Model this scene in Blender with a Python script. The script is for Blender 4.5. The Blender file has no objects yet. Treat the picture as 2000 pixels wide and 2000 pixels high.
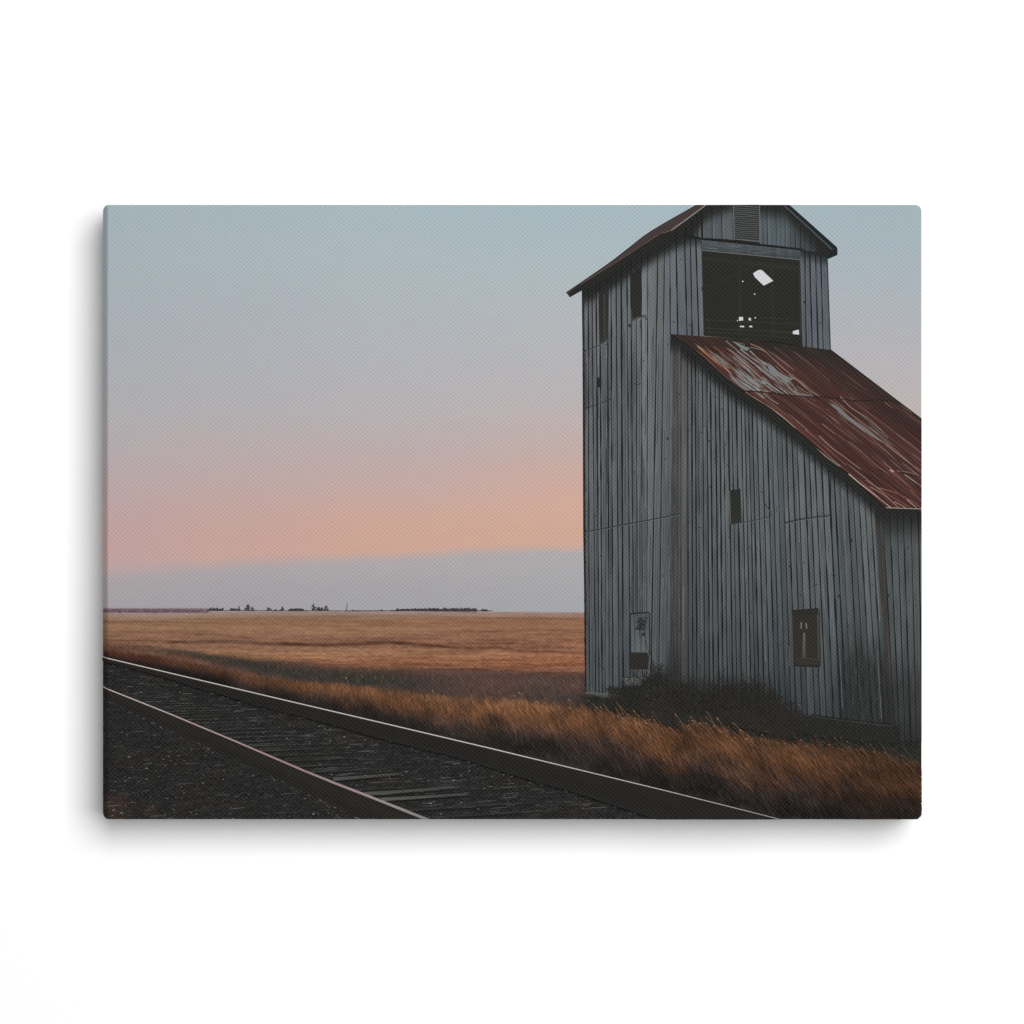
# A stretched canvas print (weathered grain elevator beside a railway at dusk) hanging on a white wall.
# The picture on the canvas is ink: flat printed shapes laid on the cloth face, in thin layers.
# All drawing below is done in picture units (1 unit = 0.254 mm); x runs right, y runs down.
import bpy, math, random
import numpy as np

random.seed(11)
rng = np.random.default_rng(11)
U = 0.000254            # metres per picture unit  (1600 x 1200 units = 16 x 12 inches)
DEPTH = 0.030           # stretcher depth
X0, X1, Y0, Y1 = 200.0, 1800.0, 400.0, 1600.0
CR = 12.5               # corner radius
LIGHT = 1.375            # light reaching the print / pi (calibrated to the soft box below)
STEP = 0.0000025        # thickness of one ink layer
scene = bpy.context.scene
COL = scene.collection

# ------------------------------------------------------------------ helpers
def lin(c):
    c = np.clip(np.asarray(c, dtype=np.float64) / 255.0, 0, 1)
    return np.where(c <= 0.04045, c / 12.92, ((c + 0.055) / 1.055) ** 2.4)

def albedo(c):
    return np.clip(lin(c) / LIGHT, 0.0, 0.95)

_perm = rng.random(65536)
def _h(ix, iy, seed):
    return _perm[(ix * 7919 + iy * 104729 + seed * 15731 + (ix * iy) * 31) & 65535]
def vnoise(x, y, seed=0):
    x = np.asarray(x, dtype=np.float64); y = np.asarray(y, dtype=np.float64)
    ix = np.floor(x).astype(np.int64); iy = np.floor(y).astype(np.int64)
    fx = x - ix; fy = y - iy
    fx = fx * fx * (3 - 2 * fx); fy = fy * fy * (3 - 2 * fy)
    a = _h(ix, iy, seed); b = _h(ix + 1, iy, seed); c = _h(ix, iy + 1, seed); d = _h(ix + 1, iy + 1, seed)
    return (a + (b - a) * fx) * (1 - fy) + (c + (d - c) * fx) * fy
def fbm(x, y, seed=0, o=4):
    s = 0; a = 0.5; t = 0
    for k in range(o):
        s = s + a * vnoise(x, y, seed + k * 17); t += a; a *= 0.5
        x = np.asarray(x) * 2.03; y = np.asarray(y) * 2.03
    return s / t
def sm(a, b, v):
    t = np.clip((np.asarray(v, dtype=np.float64) - a) / (b - a), 0, 1)
    return t * t * (3 - 2 * t)
def mix(a, b, t):
    a = np.asarray(a, dtype=np.float64); b = np.asarray(b, dtype=np.float64); t = np.asarray(t)
    return a * (1 - t[..., None]) + b * t[..., None]
def curve(pts):
    xs = [p[0] for p in pts]; ys = [p[1] for p in pts]
    return lambda x: np.interp(x, xs, ys)
def zz(x0, y0, f, pts):
    return [(x0 + a / f, y0 + b / f) for a, b in pts]

def sdf_in(x, y):
    """distance inside the rounded rectangle, and how much the nearest rim is the left one"""
    dx = np.minimum(x - X0, X1 - x); dy = np.minimum(y - Y0, Y1 - y)
    corner = (dx < CR) & (dy < CR)
    ax = CR - dx; ay = CR - dy
    r = np.hypot(ax, ay)
    d = np.where(corner, CR - r, np.minimum(dx, dy))
    lw = np.where(corner, (ax / np.maximum(r, 1e-6)) ** 2, np.where(dx < dy, 1.0, 0.0))
    lw = np.where(x < 1000, lw, 0.0)
    return d, lw
def drop(x, y):
    """how far the cloth face falls back (picture units) where it rolls over the rim"""
    d, lw = sdf_in(np.asarray(x, dtype=np.float64), np.asarray(y, dtype=np.float64))
    r = 1.6
    a = np.clip(1 - d / r, 0, 1)
    h = r * (1 - np.sqrt(np.maximum(0, 1 - a * a)))
    # the left rim is folded softer: a sloping band that rounds into the face
    t = np.clip((d - 6.5) / 7.0, 0, 1)
    hl = np.maximum(0, 6.5 - d) * 0.95 + 0.95 * 7.0 * (0.5 - t + t ** 3 - 0.5 * t ** 4)
    return np.maximum(h, hl * lw)

def to_world(x, y, layer):
    X = (x - 1000.0) * U
    Z = (1000.0 - y) * U
    Y = -DEPTH + drop(x, y) * U - layer * STEP
    return np.stack([X, Y, Z], -1)

def link(name, me, mat, parent):
    o = bpy.data.objects.new(name, me); COL.objects.link(o)
    if mat: me.materials.append(mat)
    if parent: o.parent = parent
    return o

def raw_mesh(name, co, loop_v, starts, totals, corner_cols):
    me = bpy.data.meshes.new(name)
    me.vertices.add(len(co)); me.vertices.foreach_set('co', np.asarray(co, dtype=np.float32).ravel())
    me.loops.add(len(loop_v)); me.loops.foreach_set('vertex_index', np.asarray(loop_v, dtype=np.int32))
    me.polygons.add(len(starts))
    me.polygons.foreach_set('loop_start', np.asarray(starts, dtype=np.int32))
    me.polygons.foreach_set('loop_total', np.asarray(totals, dtype=np.int32))
    me.update(calc_edges=True)
    at = me.color_attributes.new('ink', 'FLOAT_COLOR', 'CORNER')
    c4 = np.ones((len(loop_v), 4), dtype=np.float32); c4[:, :3] = corner_cols
    at.data.foreach_set('color', c4.ravel())
    me.validate()
    return me

# ---- polygons clipped to the canvas face and cut where the face rolls over the rim
def _half(poly, nx, ny, c):
    out = []
    n = len(poly)
    for i in range(n):
        p, q = poly[i], poly[(i + 1) % n]
        a = p[0] * nx + p[1] * ny - c; b = q[0] * nx + q[1] * ny - c
        if a >= 0: out.append(p)
        if (a >= 0) != (b >= 0):
            t = a / (a - b)
            out.append(tuple(p[k] + (q[k] - p[k]) * t for k in range(5)))
    return out
_cuts = [(1, 0, v) for v in (200.3, 201, 203, 206.5, 208, 209.5, 211, 212.5, 214)] + [(1, 0, v) for v in (1798.4, 1799.2, 1799.7)] \
      + [(0, 1, v) for v in (400.3, 400.8, 401.6)] + [(0, 1, v) for v in (1598.4, 1599.2, 1599.7)]
_corner = []
for cx, cy, a0 in ((X0 + CR, Y0 + CR, 180), (X1 - CR, Y0 + CR, 270), (X1 - CR, Y1 - CR, 0), (X0 + CR, Y1 - CR, 90)):
    for k in range(9):
        a = math.radians(a0 + 90 * k / 8)
        _corner.append((-math.cos(a), -math.sin(a), -(cx * math.cos(a) + cy * math.sin(a) + CR)))
def clip_face(poly):
    xs = [p[0] for p in poly]; ys = [p[1] for p in poly]
    a, b, c, d = min(xs), max(xs), min(ys), max(ys)
    if a > 214.5 and b < 1798 and c > 402 and d < 1598: return [poly]
    if b <= X0 or a >= X1 or d <= Y0 or c >= Y1: return []
    for h in ((1, 0, X0), (-1, 0, -X1), (0, 1, Y0), (0, -1, -Y1)):
        poly = _half(poly, *h)
        if len(poly) < 3: return []
    xs = [p[0] for p in poly]; ys = [p[1] for p in poly]
    if (min(xs) < X0 + CR or max(xs) > X1 - CR) and (min(ys) < Y0 + CR or max(ys) > Y1 - CR):
        for h in _corner:
            poly = _half(poly, *h)
            if len(poly) < 3: return []
    res = [poly]
    for nx, ny, v in _cuts:
        nxt = []
        for p in res:
            s = [q[0] * nx + q[1] * ny for q in p]
            if min(s) < v - 1e-6 and max(s) > v + 1e-6:
                for h in ((nx, ny, v), (-nx, -ny, -v)):
                    r = _half(p, *h)
                    if len(r) >= 3: nxt.append(r)
            else: nxt.append(p)
        res = nxt
    return res

CELL = 2.0
HGT = 8 * np.ones((int(1220 / CELL), int(1620 / CELL)), dtype=np.int32)     # how many ink layers lie on each spot so far
def _cells(p):
    xs = [q[0] for q in p]; ys = [q[1] for q in p]
    i0 = int((min(xs) - 190.2) / CELL); i1 = int((max(xs) - 189.8) / CELL); j0 = int((min(ys) - 390.2) / CELL); j1 = int((max(ys) - 389.8) / CELL)
    if (i1 - i0 + 1) * (j1 - j0 + 1) <= 6 or len(p) < 3: return slice(j0, j1 + 1), slice(i0, i1 + 1), None
    gx = (np.arange(i0, i1 + 1) + 0.5)[None, :] * CELL + 190; gy = (np.arange(j0, j1 + 1) + 0.5)[:, None] * CELL + 390
    ok = np.ones((j1 - j0 + 1, i1 - i0 + 1), dtype=bool)
    ar = sum(p[i][0] * p[(i + 1) % len(p)][1] - p[(i + 1) % len(p)][0] * p[i][1] for i in range(len(p)))
    sg = 1 if ar > 0 else -1
    for i in range(len(p)):
        a = p[i]; b = p[(i + 1) % len(p)]; dx = b[0] - a[0]; dy = b[1] - a[1]; l = math.hypot(dx, dy)
        if l < 1e-6: continue
        ok &= ((gy - a[1]) * dx - (gx - a[0]) * dy) * sg / l > -1.6
    return slice(j0, j1 + 1), slice(i0, i1 + 1), ok

class Ink:
    """collects printed shapes; build() makes them ONE mesh object. Each stroke lies on top of what is under it."""
    def __init__(s, layer=0): s.polys = []; s.lev = []; s.open = 0; s.start = 0
    def begin(s):
        if s.open == 0: s.start = len(s.polys)
        s.open += 1
    def end(s):
        s.open -= 1
        if s.open: return
        new = s.polys[s.start:]
        if not new: return
        cs = [_cells(p) for p in new]; top = 0
        for a, b, ok in cs:
            h = HGT[a, b] if ok is None else HGT[a, b][ok]
            if h.size: top = max(top, int(h.max()))
        for a, b, ok in cs:
            if ok is None: HGT[a, b] = top + 1
            else: HGT[a, b][ok] = top + 1
        s.lev += [top + 1] * len(new)
    def poly(s, pts, cols):
        if len(cols) == 3 and not hasattr(cols[0], '__len__'): cols = [cols] * len(pts)
        p = [(float(a[0]), float(a[1]), float(c[0]), float(c[1]), float(c[2])) for a, c in zip(pts, cols)]
        s.begin(); s.polys.extend(clip_face(p)); s.end()
    def rect(s, x0, y0, x1, y1, col): s.poly([(x0, y0), (x1, y0), (x1, y1), (x0, y1)], col)
    def fan(s, pts, col):
        """concave outline: triangulated"""
        from mathutils.geometry import tessellate_polygon
        from mathutils import Vector
        s.begin()
        for t in tessellate_polygon([[Vector((p[0], p[1], 0)) for p in pts]]):
            s.poly([pts[i] for i in t], [col(*pts[i]) if callable(col) else col for i in t])
        s.end()
    def stroke(s, pts, w0, w1=None, col=(0, 0, 0), col1=None, smooth=True, taper=False):
        if w1 is None: w1 = w0
        if col1 is None: col1 = col
        P = [np.array(p, dtype=float) for p in pts]
        if smooth and len(P) > 2:
            Q = []
            for i in range(len(P) - 1):
                a = P[max(i - 1, 0)]; b = P[i]; c = P[i + 1]; d = P[min(i + 2, len(P) - 1)]
                for k in range(4):
                    t = k / 4
                    Q.append(0.5 * (2 * b + (c - a) * t + (2 * a - 5 * b + 4 * c - d) * t * t + (3 * b - a - 3 * c + d) * t ** 3))
            Q.append(P[-1]); P = Q
        n = len(P); L = []; R = []; C = []
        for i in range(n):
            d = P[min(i + 1, n - 1)] - P[max(i - 1, 0)]
            l = math.hypot(*d) or 1.0
            nrm = np.array([-d[1], d[0]]) / l
            t = i / (n - 1); w = (w0 + (w1 - w0) * t) / 2
            if taper: w *= max(0.12, math.sin(math.pi * min(max(t, 0.0), 1.0)) ** 0.6)
            L.append(P[i] + nrm * w); R.append(P[i] - nrm * w)
            C.append([col[k] + (col1[k] - col[k]) * t for k in range(3)])
        s.begin()
        for i in range(n - 1):
            s.poly([L[i], L[i + 1], R[i + 1], R[i]], [C[i], C[i + 1], C[i + 1], C[i]])
        s.end()
    def build(s, name, mat, parent, label=None):
        n = sum(len(p) for p in s.polys)
        arr = np.array([v for p in s.polys for v in p], dtype=np.float64)
        tot = np.array([len(p) for p in s.polys]); st = np.concatenate([[0], np.cumsum(tot)[:-1]])
        co = to_world(arr[:, 0], arr[:, 1], np.repeat(np.array(s.lev), tot))
        # every printed face looks towards the viewer (-Y): fix the winding
        lv = np.arange(n)
        x = arr[:, 0]; y = arr[:, 1]
        nxt = np.arange(n) + 1; nxt[st + tot - 1] = st
        area = np.add.reduceat(x * y[nxt] - x[nxt] * y, st)
        cols = albedo(arr[:, 2:5])
        for i in np.nonzero(area > 0)[0]:
            lv[st[i]:st[i] + tot[i]] = lv[st[i]:st[i] + tot[i]][::-1]
        me = raw_mesh(name, co, lv, st, tot, cols[lv])
        o = link(name, me, mat, parent)
        if label: o['label'] = label
        return o

# ------------------------------------------------------------------ materials
def ink_material(name, grain, amp, rough=0.75):
    m = bpy.data.materials.new(name); m.use_nodes = True
    nt = m.node_tree; N = nt.nodes; L = nt.links
    b = N['Principled BSDF']; b.inputs['Roughness'].default_value = rough
    b.inputs['Specular IOR Level'].default_value = 0.06
    at = N.new('ShaderNodeAttribute'); at.attribute_name = 'ink'
    tc = N.new('ShaderNodeTexCoord')
    sp = N.new('ShaderNodeSeparateXYZ')
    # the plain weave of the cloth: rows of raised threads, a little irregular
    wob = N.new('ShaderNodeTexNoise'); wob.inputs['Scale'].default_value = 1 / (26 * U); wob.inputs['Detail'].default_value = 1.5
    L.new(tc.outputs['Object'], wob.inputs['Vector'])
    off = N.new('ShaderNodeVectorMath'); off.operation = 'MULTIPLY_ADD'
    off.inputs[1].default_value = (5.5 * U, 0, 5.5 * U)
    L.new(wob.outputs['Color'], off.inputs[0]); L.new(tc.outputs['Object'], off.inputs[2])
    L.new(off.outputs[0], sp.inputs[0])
    def mth(op, a, bv=None):
        n = N.new('ShaderNodeMath'); n.operation = op
        L.new(a, n.inputs[0])
        if bv is not None:
            if hasattr(bv, 'is_linked'): L.new(bv, n.inputs[1])
            else: n.inputs[1].default_value = bv
        return n.outputs[0]
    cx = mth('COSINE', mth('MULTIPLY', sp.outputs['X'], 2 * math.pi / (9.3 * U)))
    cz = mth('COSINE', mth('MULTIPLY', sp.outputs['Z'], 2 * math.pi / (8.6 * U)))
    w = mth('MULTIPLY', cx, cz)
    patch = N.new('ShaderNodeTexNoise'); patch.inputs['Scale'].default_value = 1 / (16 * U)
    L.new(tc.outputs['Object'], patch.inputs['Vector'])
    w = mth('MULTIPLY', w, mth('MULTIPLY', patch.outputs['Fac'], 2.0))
    gr = N.new('ShaderNodeTexNoise'); gr.inputs['Scale'].default_value = 1 / (grain * U); gr.inputs['Detail'].default_value = 3
    L.new(tc.outputs['Object'], gr.inputs['Vector'])
    g = mth('ADD', mth('MULTIPLY', mth('SUBTRACT', gr.outputs['Fac'], 0.5), amp), 1.0)
    fac = mth('ADD', mth('MULTIPLY', w, 0.085), g)  # thread tone, plus the weave's light-and-dark relief put into the ink colour
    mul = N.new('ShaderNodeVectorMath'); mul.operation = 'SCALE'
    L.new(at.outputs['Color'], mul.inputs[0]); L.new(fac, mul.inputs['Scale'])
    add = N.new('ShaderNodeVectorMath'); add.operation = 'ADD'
    cmb = N.new('ShaderNodeCombineXYZ'); wa = mth('MULTIPLY', mth('ADD', w, 0.05), 0.0048)  # gloss highlights on the threads, added as colour so dark inks show them
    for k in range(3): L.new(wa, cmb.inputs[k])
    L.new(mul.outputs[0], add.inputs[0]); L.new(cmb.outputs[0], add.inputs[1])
    mx = N.new('ShaderNodeVectorMath'); mx.operation = 'MAXIMUM'; mx.inputs[1].default_value = (0.002, 0.002, 0.002)
    L.new(add.outputs[0], mx.inputs[0])
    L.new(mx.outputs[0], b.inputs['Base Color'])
    bp = N.new('ShaderNodeBump'); bp.inputs['Strength'].default_value = 0.25; bp.inputs['Distance'].default_value = 0.00012
    L.new(w, bp.inputs['Height']); L.new(bp.outputs[0], b.inputs['Normal'])
    return m
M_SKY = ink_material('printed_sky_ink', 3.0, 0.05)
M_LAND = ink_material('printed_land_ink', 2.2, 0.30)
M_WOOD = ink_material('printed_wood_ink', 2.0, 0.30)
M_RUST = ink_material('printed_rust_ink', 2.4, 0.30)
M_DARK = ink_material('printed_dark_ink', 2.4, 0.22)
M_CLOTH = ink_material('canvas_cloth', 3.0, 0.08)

def wall_material():
    m = bpy.data.materials.new('white_wall_paint'); m.use_nodes = True
    nt = m.node_tree; N = nt.nodes; L = nt.links; b = N['Principled BSDF']
    b.inputs['Roughness'].default_value = 0.9; b.inputs['Specular IOR Level'].default_value = 0.1
    tc = N.new('ShaderNodeTexCoord'); n = N.new('ShaderNodeTexNoise'); n.inputs['Scale'].default_value = 300; n.inputs['Detail'].default_value = 4
    L.new(tc.outputs['Object'], n.inputs['Vector'])
    r = N.new('ShaderNodeValToRGB'); r.color_ramp.elements[0].color = (0.795, 0.795, 0.794, 1); r.color_ramp.elements[1].color = (0.810, 0.810, 0.809, 1)
    L.new(n.outputs['Fac'], r.inputs[0]); L.new(r.outputs[0], b.inputs['Base Color'])
    return m

# ------------------------------------------------------------------ what the picture shows: ground and sky colours
SKY_X = [200, 450, 750, 1130, 1800]
SKY = [
 (400, [(163,179,187),(165,181,188),(166,183,191),(163,182,190),(158,176,183)]),
 (500, [(166,179,186),(168,181,188),(170,183,190),(168,183,190),(163,176,184)]),
 (600, [(169,177,185),(171,178,186),(174,181,187),(175,181,187),(169,175,183)]),
 (700, [(172,176,183),(174,177,184),(177,179,186),(179,179,185),(178,175,180)]),
 (800, [(176,175,180),(178,175,180),(182,177,181),(185,177,179),(184,174,176)]),
 (880, [(182,172,176),(185,172,174),(187,172,174),(193,171,168),(186,173,174)]),
 (950, [(187,168,171),(192,168,167),(196,169,165),(204,169,159),(188,173,174)]),
 (1000,[(191,165,166),(197,166,161),(203,167,156),(208,169,154),(188,173,174)]),
 (1040,[(194,163,163),(199,164,158),(205,166,151),(207,167,151),(188,173,174)]),
 (1130,[(195,164,161),(200,164,157),(206,166,151),(206,167,152),(188,173,174)])]
HAZE = [(1060, [(182,165,170),(178,165,168),(176,166,170),(173,167,171),(170,166,170)]),
        (1110, [(176,163,168),(171,163,167),(171,165,169),(169,166,170),(170,166,170)]),
        (1150, [(168,161,166),(165,160,166),(165,161,167),(165,164,169),(165,164,169)]),
        (1200, [(164,158,165),(162,158,165),(162,160,166),(163,163,169),(163,163,169)])]
def table(tab, x, y):
    ys = np.array([r[0] for r in tab], dtype=float); out = []
    fx = np.interp(x, SKY_X, np.arange(5)); ix = np.clip(fx.astype(int), 0, 3); fx = fx - ix
    fx = fx * fx * (3 - 2 * fx)
    fy = np.interp(y, ys, np.arange(len(ys))); iy = np.clip(fy.astype(int), 0, len(ys) - 2); fy = fy - iy
    A = np.array([r[1] for r in tab], dtype=float)
    a = A[iy, ix] * (1 - fx)[..., None] + A[iy, ix + 1] * fx[..., None]
    b = A[iy + 1, ix] * (1 - fx)[..., None] + A[iy + 1, ix + 1] * fx[..., None]
    return a * (1 - fy)[..., None] + b * fy[..., None]
BAND = curve([(200,1112),(260,1109),(330,1106),(430,1101),(560,1094),(700,1089),(790,1085),(860,1080),(960,1075),(1139,1071),(1800,1066)])
HOR = curve([(200,1197),(330,1197),(402,1194.5),(560,1193.5),(700,1193.5),(940,1194.5),(1139,1196)])
UD = curve([(200,1257),(300,1262),(340,1268),(430,1283),(560,1291),(684,1305),(808,1309),(933,1309),(1138,1316),(1800,1330)])
DC = curve([(200,1262),(290,1264),(350,1273),(430,1288),(500,1302),(560,1313),(650,1323),(780,1332),(900,1338),(1050,1348),(1138,1352),(1800,1400)])
DW = curve([(200,1),(290,3),(350,6),(430,11),(560,17),(700,19),(900,26),(1100,32),(1800,40)])
GT = curve([(200,1268),(300,1280),(400,1299),(500,1320),(560,1328),(640,1333),(715,1340),(777,1349),(886,1363),(995,1366),(1088,1375),(1138,1380),
            (1200,1393),(1262,1403),(1310,1419),(1332,1428),(1352,1414),(1372,1411),(1417,1417),(1434,1432),(1531,1449),(1618,1458),(1665,1462),(1740,1472),(1758,1486),(1800,1489)])
GH = curve([(200,14),(400,22),(560,32),(700,50),(900,66),(1100,84),(1200,92),(1400,108),(1600,112),(1800,118)])
R1 = curve([(190,1280.3),(200,1282.6),(390,1327.5),(560,1367.6),(760,1414.3),(960,1461.4),(1130,1502.5),(1300,1543.6),(1420,1573.5),(1525,1600),(1560,1609),(1900,1695)])
R1B = curve([(190,1288),(200,1290),(273,1309),(335,1326),(376,1340),(445,1359),(500,1377),(562,1391),(653,1415),(726,1437),(819,1461),(881,1475),(953,1497),(1032,1522),(1134,1551),(1231,1583),(1290,1602),(1330,1616),(1900,1800)])
R2 = curve([(180,1331),(200,1341.7),(330,1393.5),(460,1447.8),(590,1503.6),(650,1528),(720,1555),(833,1600),(860,1611),(1900,2030)])
R2B = curve([(180,1352),(200,1362),(269,1396),(343,1430),(414,1463),(465,1486),(546,1523),(590,1545),(643,1569),(705,1598),(730,1610),(1900,2200)])

STREAKS = [([(555,1258),(640,1260),(703,1256),(762,1253),(824,1259),(902,1265.5),(973,1265.5),(1010,1270),(1072,1272),(1139,1276)], 3.2, 34),
           ([(700,1259),(760,1256),(830,1262),(860,1263)], 2.0, 26),
           ([(340,1254),(400,1252.5),(446,1253),(520,1256),(600,1258)], 2.8, 24), ([(380,1240),(410,1238),(445,1241),(480,1245)], 1.6, 20),
           ([(200,1213),(330,1214.5),(430,1217)], 1.3, 18), ([(650,1224),(760,1223)], 1.0, 18), ([(900,1233),(1000,1232),(1100,1231)], 1.2, 16),
           ([(616,1240),(660,1240.5)], 1.0, 18), ([(960,1257),(1030,1255),(1080,1254)], 1.4, 18), ([(940,1207),(1139,1208)], 1.2, 20),
           ([(560,1204),(760,1203),(939,1205)], 1.1, 16), ([(1020,1282),(1139,1285)], 1.6, 14), ([(200,1249),(290,1250)], 1.4, 16),
           ([(1040,1241),(1139,1236)], 1.2, 14)]
FIELD_Y = [1193, 1197, 1203, 1207, 1215, 1228, 1240, 1252, 1262, 1272, 1282, 1295, 1310, 1330]
FIELD_C = np.array([(158,142,134),(152,134,120),(147,124,104),(137,109,84),(140,110,80),(140,110,83),(138,106,80),(130,99,76),(130,98,74),(144,111,83),(141,104,74),(132,92,65),(112,80,60),(95,70,56)], dtype=float)
def grass_col(x, y):
    """colour of the dry grass bank at a point"""
    s = (y - GT(x)) / GH(x)
    s = s + 0.55 * (fbm((np.asarray(x) - 0.4 * np.asarray(y)) / 34.0, np.asarray(y) / 30.0, 15, 3) - 0.5) * np.clip(s * 2, 0, 1)
    C = np.array([(108,76,58),(129,89,63),(125,85,60),(106,75,58),(82,63,55),(60,52,48),(45,43,40),(38,38,36)], dtype=float)
    S = [-0.15, 0.12, 0.38, 0.6, 0.8, 1.02, 1.3, 1.7]
    c = np.stack([np.interp(s, S, C[:, k]) for k in range(3)], -1)
    k = 0.60 + 0.54 * fbm(x / 48.0, y / 26.0, 5, 3) - 0.10 + 0.26 * fbm((x - 0.62 * y) / 13.0, y / 60.0, 6, 3)
    k = k * np.interp(x, [200, 420, 560, 640, 1000, 1290, 1335, 1365, 1480, 1600, 1680, 1800], [0.64, 0.66, 0.78, 0.90, 1.02, 0.98, 0.72, 0.90, 0.93, 0.84, 0.70, 0.66])
    c = c * k[..., None] if np.ndim(k) else c * k
    red = np.clip((420 - np.asarray(x)) / 160, 0, 1)
    return c + red[..., None] * np.array([4, -4, 0]) if np.ndim(red) else c + red * np.array([4, -4, 0])
def backdrop(x, y):
    x = np.asarray(x, dtype=float); y = np.asarray(y, dtype=float)
    # sky, with the dark dusk band lying over the horizon
    
    sky = np.array([1.5, 1.0, -1.0]) + table(SKY, x, y + 20 * (fbm(x / 420, y / 60, 3, 2) - 0.5))
    hz = table(HAZE, x, y) + np.array([2.0, 3.0, 1.0])
    e = BAND(x) + 5 * (fbm(x / 70, y / 40, 9, 3) - 0.5)
    wd = np.interp(x, [200, 420, 800, 1139], [44, 34, 25, 22])
    sky = mix(sky, hz, sm(-wd * 0.6, wd * 0.6, y - e))
    mott = np.stack([fbm(x / 23, y / 17, 40 + k, 3) - 0.5 for k in range(3)], -1)
    sky = sky + mott * 3.5
    # the wheat field
    hh = HOR(x)
    yy = y + 5 * (fbm(x / 150, y / 14, 13, 3) - 0.5) + (1194 - hh)
    f = np.stack([np.interp(yy, FIELD_Y, FIELD_C[:, k]) for k in range(3)], -1)
    f = f + np.interp(x, [200, 600, 1139], [0, 0, 1])[..., None] * np.array([2, -4, -4])
    f = f + np.array([2.0, -2.5, 0.0])
    far = np.interp(y, [1195, 1240, 1300], [0.35, 0.8, 1.3])
    n = (fbm(x / 75, y / 3.0, 21, 4) - 0.5) * 54 + (fbm(x / 8, y / 2.0, 22, 2) - 0.5) * 40 + (fbm(x / 300, y / 7, 23, 3) - 0.5) * 26
    f = f + (n * far)[..., None] * np.array([1.0, 0.86, 0.74])
    for pts, w, a in STREAKS:
        g = np.exp(-((y - curve(pts)(x) - 2.0 * (fbm(x / 40, y * 0, 77, 3) - 0.5)) / w) ** 2)
        xe = np.array([p[0] for p in pts]); g = g * sm(xe[0] - 25, xe[0] + 10, x) * (1 - sm(xe[-1] - 15, xe[-1] + 25, x)) * (0.5 + fbm(x / 30, y / 4, 55, 2))
        f = f - (g * a)[..., None] * np.array([1.0, 0.86, 0.7])
    col = mix(sky, f, sm(-0.7, 0.7, y - hh))
    # reddish far strip at the left of the horizon
    pr = sm(1187.3, 1188.8, y) * (1 - sm(1196, 1197.4, y)) * (1 - sm(392, 420, x))
    pc = mix(np.array([124, 96, 104]) + 0 * col, np.array([92, 72, 80]) + 0 * col, sm(1188, 1196, y)) + ((fbm(x / 4, y / 2.5, 61, 3) - 0.5) * 46)[..., None]
    col = mix(col, pc, pr * 0.92)
    # rough grass between field and bank, with the dark hollow running through it
    v = np.array([104, 74, 58]) + 0 * col
    v = mix(v, np.array([98, 68, 58]) + 0 * col, sm(300, 500, x))
    v = mix(v, np.array([84, 64, 57]) + 0 * col, sm(800, 1000, x))
    v = v + ((fbm(x / 5, y / 7, 70, 3) - 0.5) * 34 + (fbm(x / 50, y / 16, 71, 3) - 0.5) * 36)[..., None] * np.array([1, 0.8, 0.68])
    t = sm(-6, 10, y - UD(x) - 12 * (fbm(x / 30, y / 12, 72, 3) - 0.5))
    col = mix(col, v, t)
    dk = np.exp(-(np.abs((y - DC(x) - 10 * (fbm(x / 40, y / 14, 74, 3) - 0.5)) / DW(x))) ** 2.6)
    dcol = mix(np.array([51, 50, 45]) + 0 * col, np.array([68, 58, 54]) + 0 * col, sm(740, 900, x))
    rust = np.exp(-((x - 960) / 75) ** 2) * np.exp(-((y - 1335) / 24) ** 2) * 0.8 + np.exp(-((x - 1120) / 40) ** 2) * np.exp(-((y - 1338) / 14) ** 2) * 0.7
    dcol = mix(dcol, np.array([94, 66, 60]) + 0 * col, np.clip(rust, 0, 1))
    dcol = dcol + ((fbm(x / 4, y / 6, 75, 3) - 0.5) * 26)[..., None]
    col = mix(col, dcol, np.clip(dk * sm(1250, 1262, y), 0, 1) * 0.95 * np.interp(x, [200, 290, 400, 500], [0.0, 0.35, 0.8, 1.0]))
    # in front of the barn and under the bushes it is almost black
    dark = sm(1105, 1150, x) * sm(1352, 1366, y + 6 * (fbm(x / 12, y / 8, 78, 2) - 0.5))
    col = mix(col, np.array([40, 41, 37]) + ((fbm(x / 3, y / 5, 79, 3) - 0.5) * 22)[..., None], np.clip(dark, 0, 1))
    # bank of dry grass
    g = grass_col(x, y) + ((fbm((x + 0.55 * (y)) / 2.4, y / 15, 80, 3) - 0.5) * 34)[..., None] * np.array([1, 0.76, 0.55])
    gt = sm(-3, 7, y - GT(x) - 10 * (vnoise(x / 3.2, y * 0, 81) - 0.5) * np.interp(x, [200, 500, 1200], [0.3, 0.6, 1.6]))
    col = mix(col, g, gt)
    # ballast
    b = np.array([35.5, 36.5, 36]) + ((fbm(x / 4.6, y / 1.8, 90, 4) - 0.5) * 36 + (fbm(x / 26, y / 3.2, 91, 3) - 0.5) * 14)[..., None]
    warm = sm(0.5, 0.72, fbm(x / 60, y / 40, 92, 3))
    b = b + warm[..., None] * np.array([5, 1, -3])
    cl = np.exp(-((x - 226) / 22) ** 2 - ((y - 1578) / 26) ** 2) + 0.7 * np.exp(-((x - 296) / 14) ** 2 - ((y - 1584) / 18) ** 2)
    b = b + (cl * (0.3 + 1.2 * fbm(x / 4, y / 5, 93, 3)))[..., None] * np.array([28, 11, 3])
    col = mix(col, b, sm(-0.5, 0.8, y - R1(x)))
    return np.clip(col, 8, 250)

# ------------------------------------------------------------------ the thing itself
root = bpy.data.objects.new('canvas_print', None); COL.objects.link(root)
root.empty_display_size = 0.1
root['label'] = 'canvas print of a weathered grain elevator beside a railway, hanging on a white wall'
root['category'] = 'canvas print'

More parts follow.
